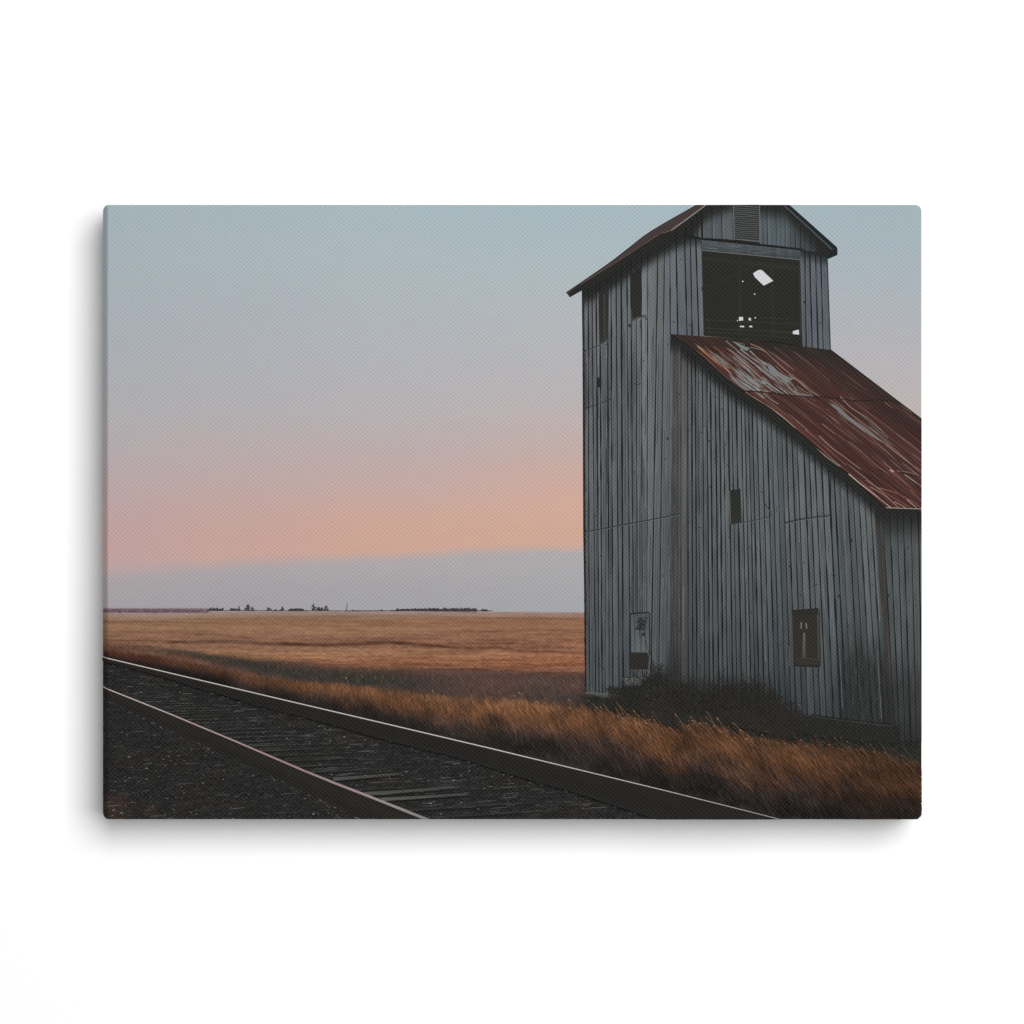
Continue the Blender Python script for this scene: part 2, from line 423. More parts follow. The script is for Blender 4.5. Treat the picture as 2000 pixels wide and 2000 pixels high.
# cloth body: rounded front rim, sides, back
def build_canvas():
    INS = 0.2
    pts = []
    def edge(a, b, n):
        for k in range(n): pts.append((a[0] + (b[0] - a[0]) * k / n, a[1] + (b[1] - a[1]) * k / n))
    def arc(cx, cy, a0):
        for k in range(10):
            a = math.radians(a0 + 9 * k); pts.append((cx + CR * math.cos(a), cy + CR * math.sin(a)))
    arc(X1 - CR, Y0 + CR, 270); edge((X1, Y0 + CR), (X1, Y1 - CR), 150)
    arc(X1 - CR, Y1 - CR, 0); edge((X1 - CR, Y1), (X0 + CR, Y1), 200)
    arc(X0 + CR, Y1 - CR, 90); edge((X0, Y1 - CR), (X0, Y0 + CR), 150)
    arc(X0 + CR, Y0 + CR, 180); edge((X0 + CR, Y0), (X1 - CR, Y0), 200)
    P = np.array(pts); n = len(P)
    cen = np.array([1000., 1000.])
    # inward direction
    inn = np.stack([np.where(P[:, 0] < X0 + CR, X0 + CR - P[:, 0], np.where(P[:, 0] > X1 - CR, X1 - CR - P[:, 0], 0)),
                    np.where(P[:, 1] < Y0 + CR, Y0 + CR - P[:, 1], np.where(P[:, 1] > Y1 - CR, Y1 - CR - P[:, 1], 0))], -1)
    inn = inn / np.maximum(np.linalg.norm(inn, axis=1), 1e-6)[:, None]
    rings = []; cols = []
    src = P + inn * 14
    bc = backdrop(src[:, 0], src[:, 1])
    barn = ((src[:, 0] > 1739) & (src[:, 1] > 994) & (src[:, 1] < 1447)); bc[barn] = (74, 80, 84)
    roof = ((src[:, 0] > 1739) & (src[:, 1] > 819) & (src[:, 1] <= 994)); bc[roof] = (66, 44, 41)
    rt = ((src[:, 1] < 430) & (src[:, 0] > 1361) & (src[:, 0] < 1540)); bc[rt] = (60, 64, 66)
    for d in (14.5, 13.5, 12.3, 11, 9.5, 8, 6.5, 4.5, 3, 1.6, 1.0, 0.5, 0.2):
        Q = P + inn * d
        y = -DEPTH + drop(Q[:, 0], Q[:, 1]) * U
        rings.append(np.stack([(Q[:, 0] - 1000) * U, y, (1000 - Q[:, 1]) * U], -1)); cols.append(bc)
    Q = P + inn * INS
    for y in (-DEPTH * 0.62, -DEPTH * 0.3, -0.0015, -0.0004):
        rings.append(np.stack([(Q[:, 0] - 1000) * U, np.full(n, y), (1000 - Q[:, 1]) * U], -1)); cols.append(bc)
    Q = P + inn * 80
    rings.append(np.stack([(Q[:, 0] - 1000) * U, np.full(n, -0.0004), (1000 - Q[:, 1]) * U], -1)); cols.append(np.full((n, 3), 200.))
    co = np.concatenate(rings); cc = albedo(np.concatenate(cols))
    lv = []; st = []; tt = []
    for r in range(len(rings) - 1):
        for i in range(n):
            j = (i + 1) % n
            st.append(len(lv)); tt.append(4); lv += [r * n + i, r * n + j, (r + 1) * n + j, (r + 1) * n + i]
    st.append(len(lv)); tt.append(n); lv += list(range(n))[::-1]
    me = raw_mesh('cloth', co, lv, st, tt, cc[np.array(lv)])
    o = link('cloth', me, M_CLOTH, root)
    o['label'] = 'woven canvas cloth wrapped round the stretcher with rounded corners'
build_canvas()

# printed ground and sky: one sheet split into its regions
def build_backdrop():
    xs = np.concatenate([[200, 200.3, 201, 202, 203.2, 204.6, 206.5, 207.5, 208.5, 209.5, 210.5, 211.5, 212.5, 213.5], np.arange(215, 1798, 1.6), [1798.4, 1799.2, 1799.7, 1800]])
    ys = np.concatenate([[400, 400.3, 400.8, 401.6], np.arange(403.2, 1170, 2.0), np.arange(1170, 1598, 1.5), [1598.4, 1599.2, 1599.7, 1600]])
    nx, ny = len(xs), len(ys)
    gx, gy = np.meshgrid(xs, ys)
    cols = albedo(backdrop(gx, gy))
    outside = np.zeros_like(gx, dtype=bool)
    for cx, sx in ((X0 + CR, -1), (X1 - CR, 1)):
        for cy, sy in ((Y0 + CR, -1), (Y1 - CR, 1)):
            dx = gx - cx; dy = gy - cy; r = np.hypot(dx, dy)
            o = (dx * sx > 0) & (dy * sy > 0) & (r > CR)
            gx[o] = cx + dx[o] / r[o] * CR; gy[o] = cy + dy[o] / r[o] * CR
            outside |= o
    co = to_world(gx.ravel(), gy.ravel(), 8)
    idx = np.arange(nx * ny).reshape(ny, nx)
    a = idx[:-1, :-1]; b = idx[:-1, 1:]; c = idx[1:, 1:]; d = idx[1:, :-1]
    allout = outside[:-1, :-1] & outside[:-1, 1:] & outside[1:, 1:] & outside[1:, :-1]
    qx = 0.25 * (gx[:-1, :-1] + gx[:-1, 1:] + gx[1:, 1:] + gx[1:, :-1]); qy = 0.25 * (gy[:-1, :-1] + gy[:-1, 1:] + gy[1:, 1:] + gy[1:, :-1])
    hidden = (qx > 1160) & (qx < 1790) & (qy > 720) & (qy < 1330) & (qy > 720 + np.maximum(0, qx - 1600) * 0.95)
    region = np.where(qy < np.where(qx < 410, 1188, HOR(qx)), 0, np.where(qy > R1(qx), 3, np.where(qy < UD(qx), 1, 2)))
    flat = cols.reshape(-1, 3)
    for k, (name, mat, lab) in enumerate((('printed_sky', M_SKY, 'printed dusk sky fading from pale blue to pink and orange'),
                                          ('printed_wheat_field', M_LAND, 'printed flat golden wheat field reaching to the horizon'),
                                          ('printed_rough_grass', M_LAND, 'printed strip of rough dark and reddish grass'),
                                          ('printed_ballast', M_LAND, 'printed dark gravel bed of the railway'))):
        m = (region == k) & ~allout & ~hidden
        if k == 1: m &= qx < 1170
        q = np.stack([a[m], d[m], c[m], b[m]], -1)
        used, inv = np.unique(q.ravel(), return_inverse=True)
        nq = len(q)
        me = raw_mesh(name, co[used], inv, np.arange(nq) * 4, np.full(nq, 4), flat[used][inv])
        o = link(name, me, mat, root); o['label'] = lab
        if k == 2: o['kind'] = 'stuff'
        if k == 3: o['kind'] = 'stuff'
build_backdrop()

# ------------------------------------------------------------------ far tree line
def build_trees():
    I = Ink(2)
    def clump(x, base, w, h, n, c=(64, 56, 62)):
        for _ in range(n):
            px = x + random.gauss(0, w * 0.4); t = abs(random.gauss(0, 0.5)); t = min(t, 1)
            hh = h * (1 - 0.6 * abs(px - x) / w) if w else h
            py = base - max(0.4, hh) * random.random()
            r = random.uniform(0.7, 1.7); k = random.uniform(-10, 12)
            I.poly([(px + r * random.uniform(0.7, 1.2) * math.cos(q), py + r * random.uniform(0.6, 1.0) * math.sin(q)) for q in np.arange(0, 6.2, 1.05)], [c[0] + k, c[1] + k, c[2] + k])
    base = curve([(200, 1195), (402, 1192.5), (560, 1192.6), (700, 1193), (800, 1192.6), (966, 1193)])
    # low dark line
    P = [(x, base(x)) for x in np.arange(402, 968, 10)]
    for i in range(len(P) - 1):
        c = (78, 68, 72) if P[i][0] < 500 else (62, 55, 60)
        I.stroke([P[i], P[i + 1]], random.uniform(1.0, 2.2), None, c, smooth=False)
    for x0, x1, h in ((407, 436, 6), (451, 470, 5), (566, 595, 4.5), (775, 806, 3.5), (801, 835, 5.5), (836, 870, 6), (872, 932, 6), (941, 953, 3.5)):
        x = x0
        while x < x1:
            clump(x, base(x), 2.4, h * random.uniform(0.6, 1.05), 10); x += random.uniform(1.6, 3.2)
    for x, w, h, n in ((467, 2, 8, 14), (484, 5, 13, 40), (480, 2, 8, 12), (493, 4, 9, 24), (525, 5, 7, 26), (551, 4, 8, 24), (538, 3, 2.5, 8), (612, 6, 13, 50), (622, 6, 8, 30), (637, 5, 10, 36), (628, 5, 7, 22), (776, 2, 5, 10), (690, 2, 2, 6), (746, 3, 2, 8), (288, 4, 5, 14)):
        clump(x, base(x) + (2 if x < 400 else 0), w, h, n, (92, 72, 80) if x < 400 else (58, 50, 56))
    I.stroke([(677, 1193), (678, 1177)], 1.7, 0.9, (72, 64, 68), smooth=False)
    I.stroke([(485, 1184), (484.5, 1179)], 1.0, 0.6, (70, 62, 68), smooth=False)
    for _ in range(150):
        x = random.uniform(202, 400); y = random.uniform(1190, 1197)
        I.stroke([(x, y), (x + random.uniform(2, 9), y)], random.uniform(0.6, 1.2), None, random.choice([(100, 78, 86), (88, 70, 78), (128, 104, 112)]), smooth=False)
    I.build('printed_tree_line', M_DARK, root, 'printed row of tiny dark trees along the horizon')
build_trees()

# ------------------------------------------------------------------ railway
def build_track():
    S = Ink(3)      # stones and sleepers
    def region_ok(x, y):
        return y > R1B(x) - 2 and not (R2(x) - 1 < y < R2B(x) - 1)
    n = 0
    while n < 8000:
        x = random.uniform(200, 1420); y = random.uniform(1284, 1600)
        if not region_ok(x, y): continue
        n += 1
        sc = np.interp(y, [1284, 1400, 1600], [0.45, 0.8, 1.25])
        u = random.random()
        if u < 0.022: c = random.uniform(95, 160); sc *= 0.9
        elif u < 0.12: c = random.uniform(54, 82)
        else: c = random.choice([random.uniform(23, 32), random.uniform(36, 50)])
        near = 1.0
        rx = sc * random.uniform(1.1, 3.2); ry = sc * random.uniform(0.4, 0.95)
        w = random.uniform(-2, 5)
        a0 = random.uniform(-0.35, 0.2)
        pts = []
        for q in np.arange(0, 6.2, 1.26):
            ex = rx * math.cos(q) * random.uniform(0.75, 1.2); ey = ry * math.sin(q) * random.uniform(0.75, 1.2)
            pts.append((x + ex * math.cos(a0) - ey * math.sin(a0), y + ex * math.sin(a0) + ey * math.cos(a0)))
        S.poly(pts, (c + w, c, c - w * 0.4))
    # long flat glints of half buried sleeper edges
    n = 0
    while n < 560:
        x = random.uniform(196, 1250); y = random.uniform(1290, 1600)
        if not (region_ok(x, y) and (y < R2(x) or random.random() < 0.35)): continue
        l = random.uniform(5, 34) * np.interp(y, [1290, 1600], [0.8, 1.2])
        sl = np.interp(y, [1290, 1500], [-0.02, -0.07]) + random.uniform(-0.03, 0.03)
        if not region_ok(x + l, y + sl * l): continue
        n += 1
        c = random.choice([random.uniform(50, 78), random.uniform(50, 78), random.uniform(18, 26), random.uniform(80, 108)])
        S.stroke([(x, y), (x + l / 2, y + sl * l / 2 + random.uniform(-0.5, 0.5)), (x + l, y + sl * l)], random.uniform(0.5, 1.0), None, (c, c, c - 1), taper=True)
    # crumbly bright edge where the ballast meets the foot of each rail
    for cv, x0, x1, m in ((R1B, 215, 1280, 520), (R2B, 205, 720, 420)):
        for _ in range(m):
            x = random.uniform(x0, x1); y = cv(x) + random.gauss(1.5, 3.4)
            c = random.choice([random.uniform(24, 34), random.uniform(50, 80), random.uniform(90, 130) if random.random() < 0.4 else 45])
            l = random.uniform(1.2, 6)
            S.stroke([(x, y), (x + l, y + l * random.uniform(-0.1, 0.35))], random.uniform(0.6, 1.2), None, (c + 2, c, c - 2), smooth=False)
    track = S.build('printed_railway_track', M_LAND, root, 'printed railway track with two rails running off to the left')
    # sleepers standing clear of the gravel
    for pts, w, c in (([(651, 1521.5), (700, 1518), (784, 1510.5)], 7.2, (80, 80, 77)), ([(640, 1510), (700, 1506), (745, 1502)], 2.6, (66, 66, 63)),
                      ([(711, 1550.5), (780, 1546), (887, 1537)], 7.6, (84, 83, 80)), ([(744, 1561.5), (820, 1557), (912, 1550.5)], 7.0, (90, 89, 86)),
                      ([(612, 1502.5), (680, 1499), (735, 1495)], 3.0, (60, 60, 58)), ([(405, 1421.5), (450, 1418), (485, 1416)], 1.3, (88, 88, 86)),
                      ([(485, 1454.5), (530, 1452), (576, 1449)], 1.5, (76, 76, 74)), ([(505, 1461.5), (550, 1459.5), (586, 1457)], 1.5, (66, 66, 64)),
                      ([(284, 1370.5), (320, 1369.5), (350, 1369)], 1.2, (86, 86, 84)), ([(820, 1586), (880, 1580), (925, 1575)], 1.8, (60, 59, 57))):
        K = Ink(4)
        K.stroke(pts, w, w * 0.55, c, tuple(v * 0.72 for v in c))
        if w > 4:
            for _ in range(14):
                t = random.random(); i = 0 if t < 0.5 else 1; t = (t * 2) % 1
                x = pts[i][0] + (pts[i + 1][0] - pts[i][0]) * t; y = pts[i][1] + (pts[i + 1][1] - pts[i][1]) * t + random.uniform(-w, w) * 0.3
                k = random.uniform(-18, 14); K.stroke([(x, y), (x + random.uniform(8, 26), y - 1)], 0.6, None, tuple(v + k for v in c), smooth=False)
            K.stroke([(p[0], p[1] + w * 0.75) for p in pts], 3.4, 2.0, (20, 20, 20)); K.stroke([(p[0], p[1] - w * 0.62) for p in pts], 2.0, 1.2, (24, 24, 24))
        K.build('sleeper', M_WOOD, track)
    x = 222.0
    while x < 820:
        d = 7 + (x - 200) * 0.052
        ys = float(R2(x)); sl = -0.015 - 0.00008 * (x - 200)
        ex = x
        while ex < 1500 and float(R1B(ex)) + 3 < ys + sl * (ex - x): ex += 4
        ln = (ex - x) * random.uniform(0.45, 0.98)
        th = 0.9 + (x - 200) * 0.0062
        near = min(abs(ys - q) for q in (1521, 1550, 1561))
        if near > 9:
            K = Ink(); c = random.uniform(46, 62)
            x1 = x + ln
            K.stroke([(x + 4, ys + 3), (x + ln * 0.5, ys + 3 + sl * ln * 0.5 + random.uniform(-0.6, 0.6)), (x1, ys + 3 + sl * ln)], th, th * 0.4, (c, c, c - 2), (38, 38, 37))
            K.stroke([(x + 4, ys + 3 + th), (x + ln * 0.5, ys + 3 + th + sl * ln * 0.5), (x + ln * 0.8, ys + 3 + th + sl * ln * 0.8)], th * 0.9, th * 0.3, (22, 22, 22), (30, 30, 30))
            for _ in range(int(ln / 14)):
                t = random.random() * 0.9; k = random.uniform(-8, 34)
                K.stroke([(x + 4 + ln * t, ys + 3 + sl * ln * t + random.uniform(-th, th) * 0.5), (x + 4 + ln * t + random.uniform(4, 16), ys + 2.6 + sl * ln * t)], random.uniform(0.5, 0.9), None, (c + k, c + k, c + k - 2), smooth=False)
            K.build('sleeper', M_WOOD, track)
        x += d
    # rails: brown web, dark foot, polished head
    for top, bot, x0, x1, hw, hc, lw in ((R1, R1B, 200, 1530, [(200, 1.7), (560, 1.9), (960, 2.0), (1300, 1.6), (1530, 1.3)], [(200, (208, 205, 190)), (560, (206, 198, 194)), (960, (206, 196, 198)), (1300, (188, 180, 182)), (1530, (158, 158, 158))], 0),
                                        (R2, R2B, 200, 838, [(200, 1.9), (460, 3.0), (590, 4.0), (720, 5.0), (838, 6.0)], [(200, (206, 192, 192)), (400, (178, 154, 159)), (590, (160, 135, 142)), (720, (160, 143, 147)), (790, (148, 139, 141)), (838, (128, 130, 128))], 0)):
        R = Ink(5)
        xs = np.arange(x0 - 4, x1 + 60, 7.0)
        lv = [0, 0.1, 0.3, 0.55, 0.78, 0.92, 1.0]
        lc = [(28, 27, 25), (37, 35, 31), (41, 38, 33), (38, 36, 31), (35, 33, 30), (38, 36, 33), (34, 34, 33)]
        if top is R1: lc = [(30, 30, 28), (35, 34, 31), (36, 34, 31), (35, 33, 30), (34, 33, 31), (36, 35, 33), (35, 35, 34)]
        R.begin()
        for i in range(len(xs) - 1):
            for j in range(len(lv) - 1):
                q = []; cc = []
                for xx, jj in ((xs[i], j), (xs[i + 1], j), (xs[i + 1], j + 1), (xs[i], j + 1)):
                    y = top(xx) + (bot(xx) - top(xx)) * lv[jj] + (1.2 * math.sin(xx * 0.9) * random.uniform(0, 1) if lv[jj] == 1 else 0)
                    q.append((xx, y)); k = 5 * (float(fbm(xx / 14, jj * 3.0, 95, 2)) - 0.5)
                    cc.append([v + k for v in lc[jj]])
                R.poly(q, cc)
        R.end(); R.begin()
        xs = np.arange(x0 - 4, x1 + 40, 10.0)
        W = lambda x: np.interp(x, [p[0] for p in hw], [p[1] for p in hw])
        HC = lambda x: [float(np.interp(x, [p[0] for p in hc], [p[1][k] for p in hc])) + 6 * (float(vnoise(x / 9, 0, 3)) - 0.5) for k in range(3)]
        for i in range(len(xs) - 1):
            a, b = xs[i], xs[i + 1]; ya, yb = float(top(a)), float(top(b)); wa, wb = W(a) / 2, W(b) / 2
            ca, cb = HC(a), HC(b)
            R.poly([(a, ya - wa), (b, yb - wb), (b, yb + wb), (a, ya + wa)], [ca, cb, [v * 0.93 for v in cb], [v * 0.93 for v in ca]])
            R.poly([(a, ya + wa), (b, yb + wb), (b, yb + wb + 1.3), (a, ya + wa + 1.3)], [[v * 0.45 for v in ca], [v * 0.45 for v in cb], (40, 39, 36), (40, 39, 36)])
        R.end()
        R.build('rail', M_DARK, track)

# ------------------------------------------------------------------ grain elevator
EAVE_L = curve([(1105.6, 580), (1136, 566), (1208, 509), (1288.5, 457), (1310, 452), (1379, 400)])
ROOF_L = [(1309.5, 652.5), (1340, 672), (1366, 691), (1394, 716), (1415, 735), (1436, 752.5), (1456.6, 766), (1498, 793), (1554, 837), (1593, 872), (1634.6, 911), (1657, 926), (1695, 960), (1730, 991)]
ROOFX = [p[0] for p in ROOF_L]; ROOFY = [p[1] for p in ROOF_L]
roof_under = lambda x: np.interp(x, ROOFX + [1800], ROOFY + [994.5])

def boards(I, edges, top, bot, base, shade, seed, gapw=(1.7, 2.9), fine=1.0, lo=0.0):
    """edges: list of functions x(y); boards between them with dark gaps, vertex colours down their length"""
    R = random.Random(seed)
    for k in range(len(edges) - 1):
        ea, eb = edges[k], edges[k + 1]
        xm = 0.5 * (ea(1000) + eb(1000))
        y0, y1 = float(top(xm)), float(bot(xm))
        if y1 - y0 < 4: continue
        tone = R.gauss(0, 4.6); tint = R.gauss(0.2, 1.3)
        n = max(2, int((y1 - y0) / 11)); ys = np.linspace(y0, y1, n + 1)
        w = max(eb(y0) - ea(y0), eb(y1) - ea(y1))
        nc = 3
        prof = [R.gauss(0, 2.5) for _ in range(nc + 1)]
        prof[0] += 11; prof[nc] -= 10
        def colour(x, y, j):
            b = base(x, y)
            v = tone + prof[j] + 12 * (float(fbm((x + seed * 31) / 7, y / 60, seed + 3, 3)) - 0.5) + 10 * (float(fbm(x / 60, y / 90, 7, 3)) - 0.5)
            s = shade(x, y)
            d = (36, 37, 35)
            return [(b[0] + v + tint) * s + d[0] * (1 - s), (b[1] + v) * s + d[1] * (1 - s), (b[2] + v - tint) * s + d[2] * (1 - s)]
        grid = []
        for y in ys:
            a = ea(y); b = eb(y)
            grid.append([(a + (b - a) * j / nc, y) for j in range(nc + 1)])
        cg = [[colour(p[0], p[1], j) for j, p in enumerate(row)] for row in grid]
        I.begin()
        for i in range(n):
            for j in range(nc):
                I.poly([grid[i][j], grid[i][j + 1], grid[i + 1][j + 1], grid[i + 1][j]], [cg[i][j], cg[i][j + 1], cg[i + 1][j + 1], cg[i + 1][j]])
        I.end()
        # the gap at the board's left side
        I.begin()
        g = R.uniform(*gapw) * (1.35 if R.random() < 0.18 else 1.0)
        if R.random() < 0.12: g *= 0.45
        for i in range(n):
            wa = g * (0.5 + 0.9 * float(vnoise(k * 3.3, ys[i] / 34, seed + 50))) / 2; wb = g * (0.5 + 0.9 * float(vnoise(k * 3.3, ys[i + 1] / 34, seed + 50))) / 2
            c = (25, 27, 30)
            I.poly([(ea(ys[i]) - wa, ys[i]), (ea(ys[i]) + wa, ys[i]), (ea(ys[i + 1]) + wb, ys[i + 1]), (ea(ys[i + 1]) - wb, ys[i + 1])], c)
        I.end()
        # grain: fine cracks and pale fibres running down the board
        m = int(fine * (y1 - y0) * w / 420)
        for _ in range(m):
            t = R.uniform(0.12, 0.92); ya = R.uniform(y0, y1); l = R.uniform(10, 90); yb = min(y1, ya + l)
            s = shade(ea(ya), ya)
            if s < 0.35: continue
            xa = ea(ya) + (eb(ya) - ea(ya)) * t; xb = ea(yb) + (eb(yb) - ea(yb)) * t
            b = base(xa, ya); dl = R.choice([-36, -26, -18, -14, 10, 14, 18])
            I.stroke([(xa, ya), ((xa + xb) / 2 + R.uniform(-0.3, 0.3), (ya + yb) / 2), (xb, yb)], R.uniform(0.45, 1.0), None, [max(26, v + dl) * s + 36 * (1 - s) for v in b], smooth=False, taper=True)
        # knots and nail stains
        for _ in range(int((y1 - y0) / 240 * R.random() * 2.0)):
            ya = R.uniform(y0 + 20, y1 - 10); xa = ea(ya) + (eb(ya) - ea(ya)) * R.uniform(0.3, 0.7); r = R.uniform(0.8, 1.9)
            I.poly([(xa + r * math.cos(q) * 0.8, ya + r * math.sin(q) * R.uniform(1.0, 1.8)) for q in np.arange(0, 6.2, 1.05)], (54, 57, 60))

def lerp_edges(xa, ya, xb, yb):
    return [(lambda y, a=a, b=b: a + (b - a) * (y - ya) / (yb - ya)) for a, b in zip(xa, xb)]

def build_elevator():
    W = Ink(8)
    dark = (37, 38, 36)
    # backing silhouette (shadowed gaps, soffits)
    sil = [(1107, 573), (1139, 549), (1190, 514), (1273, 451), (1361, 399), (1540, 399), (1634, 484), (1635, 497), (1616, 506), (1622, 684), (1801, 820), (1801, 1447), (1735, 1440), (1560, 1396), (1330, 1362), (1144, 1354), (1139, 1040), (1137.3, 567), (1113, 580)]
    W.fan(sil, dark)
    # --- left face of the tower
    top_l = [1137.5, 1149, 1157, 1165, 1172, 1182, 1187, 1194, 1204, 1214, 1225.5, 1233, 1243, 1253, 1265, 1282.6, 1296, 1309.5]
    bot_l = [1143, 1151, 1163, 1170, 1176, 1183, 1190, 1197, 1209, 1217, 1231, 1238, 1245, 1255, 1263, 1272, 1287, 1302]
    e = lerp_edges(top_l, 640, bot_l, 1300)
    eave = curve([(1137, 574), (1168, 562), (1200, 541), (1240, 513), (1300, 476), (1345, 457)])
    def base_l(x, y):
        k = np.interp(y, [560, 700, 900, 1050, 1200, 1350], [103, 102, 98, 94, 86, 74])
        return (k - 0.5, k + 2.8, k + 5.2)
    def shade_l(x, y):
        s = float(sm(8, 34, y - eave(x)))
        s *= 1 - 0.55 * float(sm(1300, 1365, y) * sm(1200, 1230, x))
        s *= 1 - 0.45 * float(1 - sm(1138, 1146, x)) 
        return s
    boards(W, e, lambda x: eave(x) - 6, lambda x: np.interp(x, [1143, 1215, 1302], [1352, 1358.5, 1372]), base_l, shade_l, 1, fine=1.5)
    for _ in range(90):     # finer battens in between
        k = random.randrange(len(e) - 1); t = random.choice([0.33, 0.5, 0.66]); ya = random.uniform(600, 1200); yb = min(1345, ya + random.uniform(60, 260))
        f = lambda y: e[k](y) + (e[k + 1](y) - e[k](y)) * t
        if shade_l(f(ya), ya) > 0.6: W.stroke([(f(ya), ya), (f(yb), yb)], random.uniform(0.5, 1.1), None, random.choice([(52, 56, 60), (60, 64, 69), (44, 47, 51)]), smooth=False)
    for _ in range(60):
        k = random.randrange(len(e) - 1); ya = random.uniform(900, 1300); yb = min(1345, ya + random.uniform(40, 220)); t = random.uniform(0.1, 0.3)
        f = lambda y: e[k](y) + (e[k + 1](y) - e[k](y)) * t
        W.stroke([(f(ya), ya), (f(yb), yb)], random.uniform(0.5, 1.1), None, random.choice([(124, 129, 134), (116, 122, 128), (132, 136, 140)]), smooth=False, taper=True)
    # dark worn left edge
    for y in np.arange(575, 1350, 5.0):
        x = 1137.6 + (y - 575) * 0.0065
        W.stroke([(x + 1.6, y), (x + 1.6, y + 5.6)], random.uniform(2.2, 4.4), None, random.choice([(36, 38, 40), (44, 46, 48), (30, 32, 34)]), smooth=False)
    # --- recess between tower and lean-to
    e = lerp_edges([1309.5, 1315, 1319, 1324, 1330], 660, [1302, 1309, 1316, 1324, 1331], 1300)
    def base_r(x, y):
        k = np.interp(y, [660, 760, 950, 1150, 1300], [78, 84, 76, 74, 60]); return (k + 1, k + 2, k + 3)
    boards(W, e, lambda x: 662, lambda x: 1350, base_r, lambda x, y: float(sm(668, 700, y)) * (1 - 0.5 * float(sm(1230, 1330, y))) * (1 - 0.28 * math.exp(-((x - 1322) / 4) ** 2)), 2, gapw=(0.3, 0.8), fine=3)
    # --- lean-to front
    xs = [1330, 1343.6, 1352, 1359.4, 1366, 1374, 1383, 1390, 1400, 1408, 1416, 1425.6, 1433, 1442, 1452, 1459, 1466.6, 1474, 1483, 1493, 1503, 1512, 1522, 1532, 1541, 1552, 1562, 1575, 1585, 1596, 1609, 1622, 1632.5, 1643.5, 1657, 1668, 1679, 1690, 1701, 1711.5]
    e = lerp_edges(xs, 1000, [x + (x - 1330) / 381 * 26 for x in xs], 1400)
    foot = curve([(1330, 1362), (1440, 1378), (1534, 1391), (1622, 1402.5), (1684, 1410), (1740, 1416.5)])
    def base_f(x, y):
        k = np.interp(y, [690, 850, 1000, 1150, 1280, 1400], [95, 96, 94, 88, 76, 62])
        k -= np.interp(x, [1330, 1600, 1712], [0, 3, 8])
        return (k - 1.0, k + 3.0, k + 4.6)
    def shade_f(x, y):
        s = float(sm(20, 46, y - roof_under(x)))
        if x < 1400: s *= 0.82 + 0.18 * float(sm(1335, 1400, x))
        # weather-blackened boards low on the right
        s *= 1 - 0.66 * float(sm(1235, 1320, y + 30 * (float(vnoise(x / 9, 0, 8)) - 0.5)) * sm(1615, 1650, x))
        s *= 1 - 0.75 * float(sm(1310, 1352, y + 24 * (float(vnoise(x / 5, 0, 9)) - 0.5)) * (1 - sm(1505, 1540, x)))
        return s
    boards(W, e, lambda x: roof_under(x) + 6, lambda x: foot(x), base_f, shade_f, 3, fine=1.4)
    for _ in range(140):
        k = random.randrange(len(e) - 1); t = random.uniform(0.3, 0.7); ya = random.uniform(760, 1330); yb = ya + random.uniform(30, 160)
        f = lambda y: e[k](y) + (e[k + 1](y) - e[k](y)) * t
        if shade_f(f(ya), ya) > 0.6 and yb < foot(f(ya)): W.stroke([(f(ya), ya), (f(yb), yb)], random.uniform(0.4, 0.8), None, random.choice([(60, 64, 68), (122, 128, 134), (54, 57, 60)]), smooth=False)
    for _ in range(900):    # fibrous weathering low right
        x = random.gauss(1678, 34); y = random.uniform(1255, 1400)
        if 1618 < x < 1735: W.stroke([(x, y), (x + 0.6, y + random.uniform(8, 40))], random.uniform(0.5, 0.9), None, random.choice([(34, 36, 38), (92, 97, 98), (104, 108, 108), (30, 31, 33)]), smooth=False, taper=True)
    for _ in range(160):
        x = random.gauss(1512, 9); y = random.uniform(1180, 1350)
        W.stroke([(x, y), (x + 0.4, y + random.uniform(8, 34))], random.uniform(0.5, 0.8), None, random.choice([(50, 53, 56), (108, 114, 118), (60, 64, 68)]), smooth=False, taper=True)
    # --- corner strip and right face of the lean-to
    e = lerp_edges([1711.5, 1719, 1726], 1040, [1737, 1741, 1746], 1400)
    boards(W, e, lambda x: 1000, lambda x: 1425, lambda x, y: (58, 55, 52), lambda x, y: float(sm(1000, 1040, y)) * (1 - 0.6 * float(sm(1250, 1380, y))), 4, gapw=(0.4, 0.9))
    xs = [1726, 1739, 1753, 1765, 1780, 1794, 1806]
    e = lerp_edges(xs, 1040, [1746, 1755, 1766, 1777, 1789, 1801, 1812], 1400)
    def shade_s(x, y): return float(sm(1000, 1075, y)) * (1 - 0.55 * float(sm(1250, 1350, y))) * (1 - 0.6 * float(sm(1385, 1440, y))) * 0.92
    boards(W, e, lambda x: 1000, lambda x: 1448, lambda x, y: (83, 87, 88), shade_s, 5, fine=2.2)
    for _ in range(260):
        x = random.uniform(1746, 1800); y = random.uniform(1240, 1425)
        W.stroke([(x, y), (x + 0.6, y + random.uniform(8, 30))], random.uniform(0.5, 0.9), None, random.choice([(34, 37, 39), (84, 90, 92), (32, 34, 36)]), smooth=False, taper=True)
    # --- front of the tower: left of the opening, right of it, gable
    e = lerp_edges([1308.5, 1321, 1338, 1349, 1360, 1371.5], 500, [1309.5, 1324, 1342, 1352, 1365, 1375], 655)
    boards(W, e, lambda x: eave(x) - 4, lambda x: 652 + (x - 1309) * 0.085, lambda x, y: (95, 100, 105), lambda x, y: float(sm(4, 28, y - eave(x) - 3)), 6)
    e = lerp_edges([1562.5, 1572, 1581.5, 1593, 1603, 1615.5], 500, [1567, 1575, 1586.7, 1598, 1608, 1622], 680)
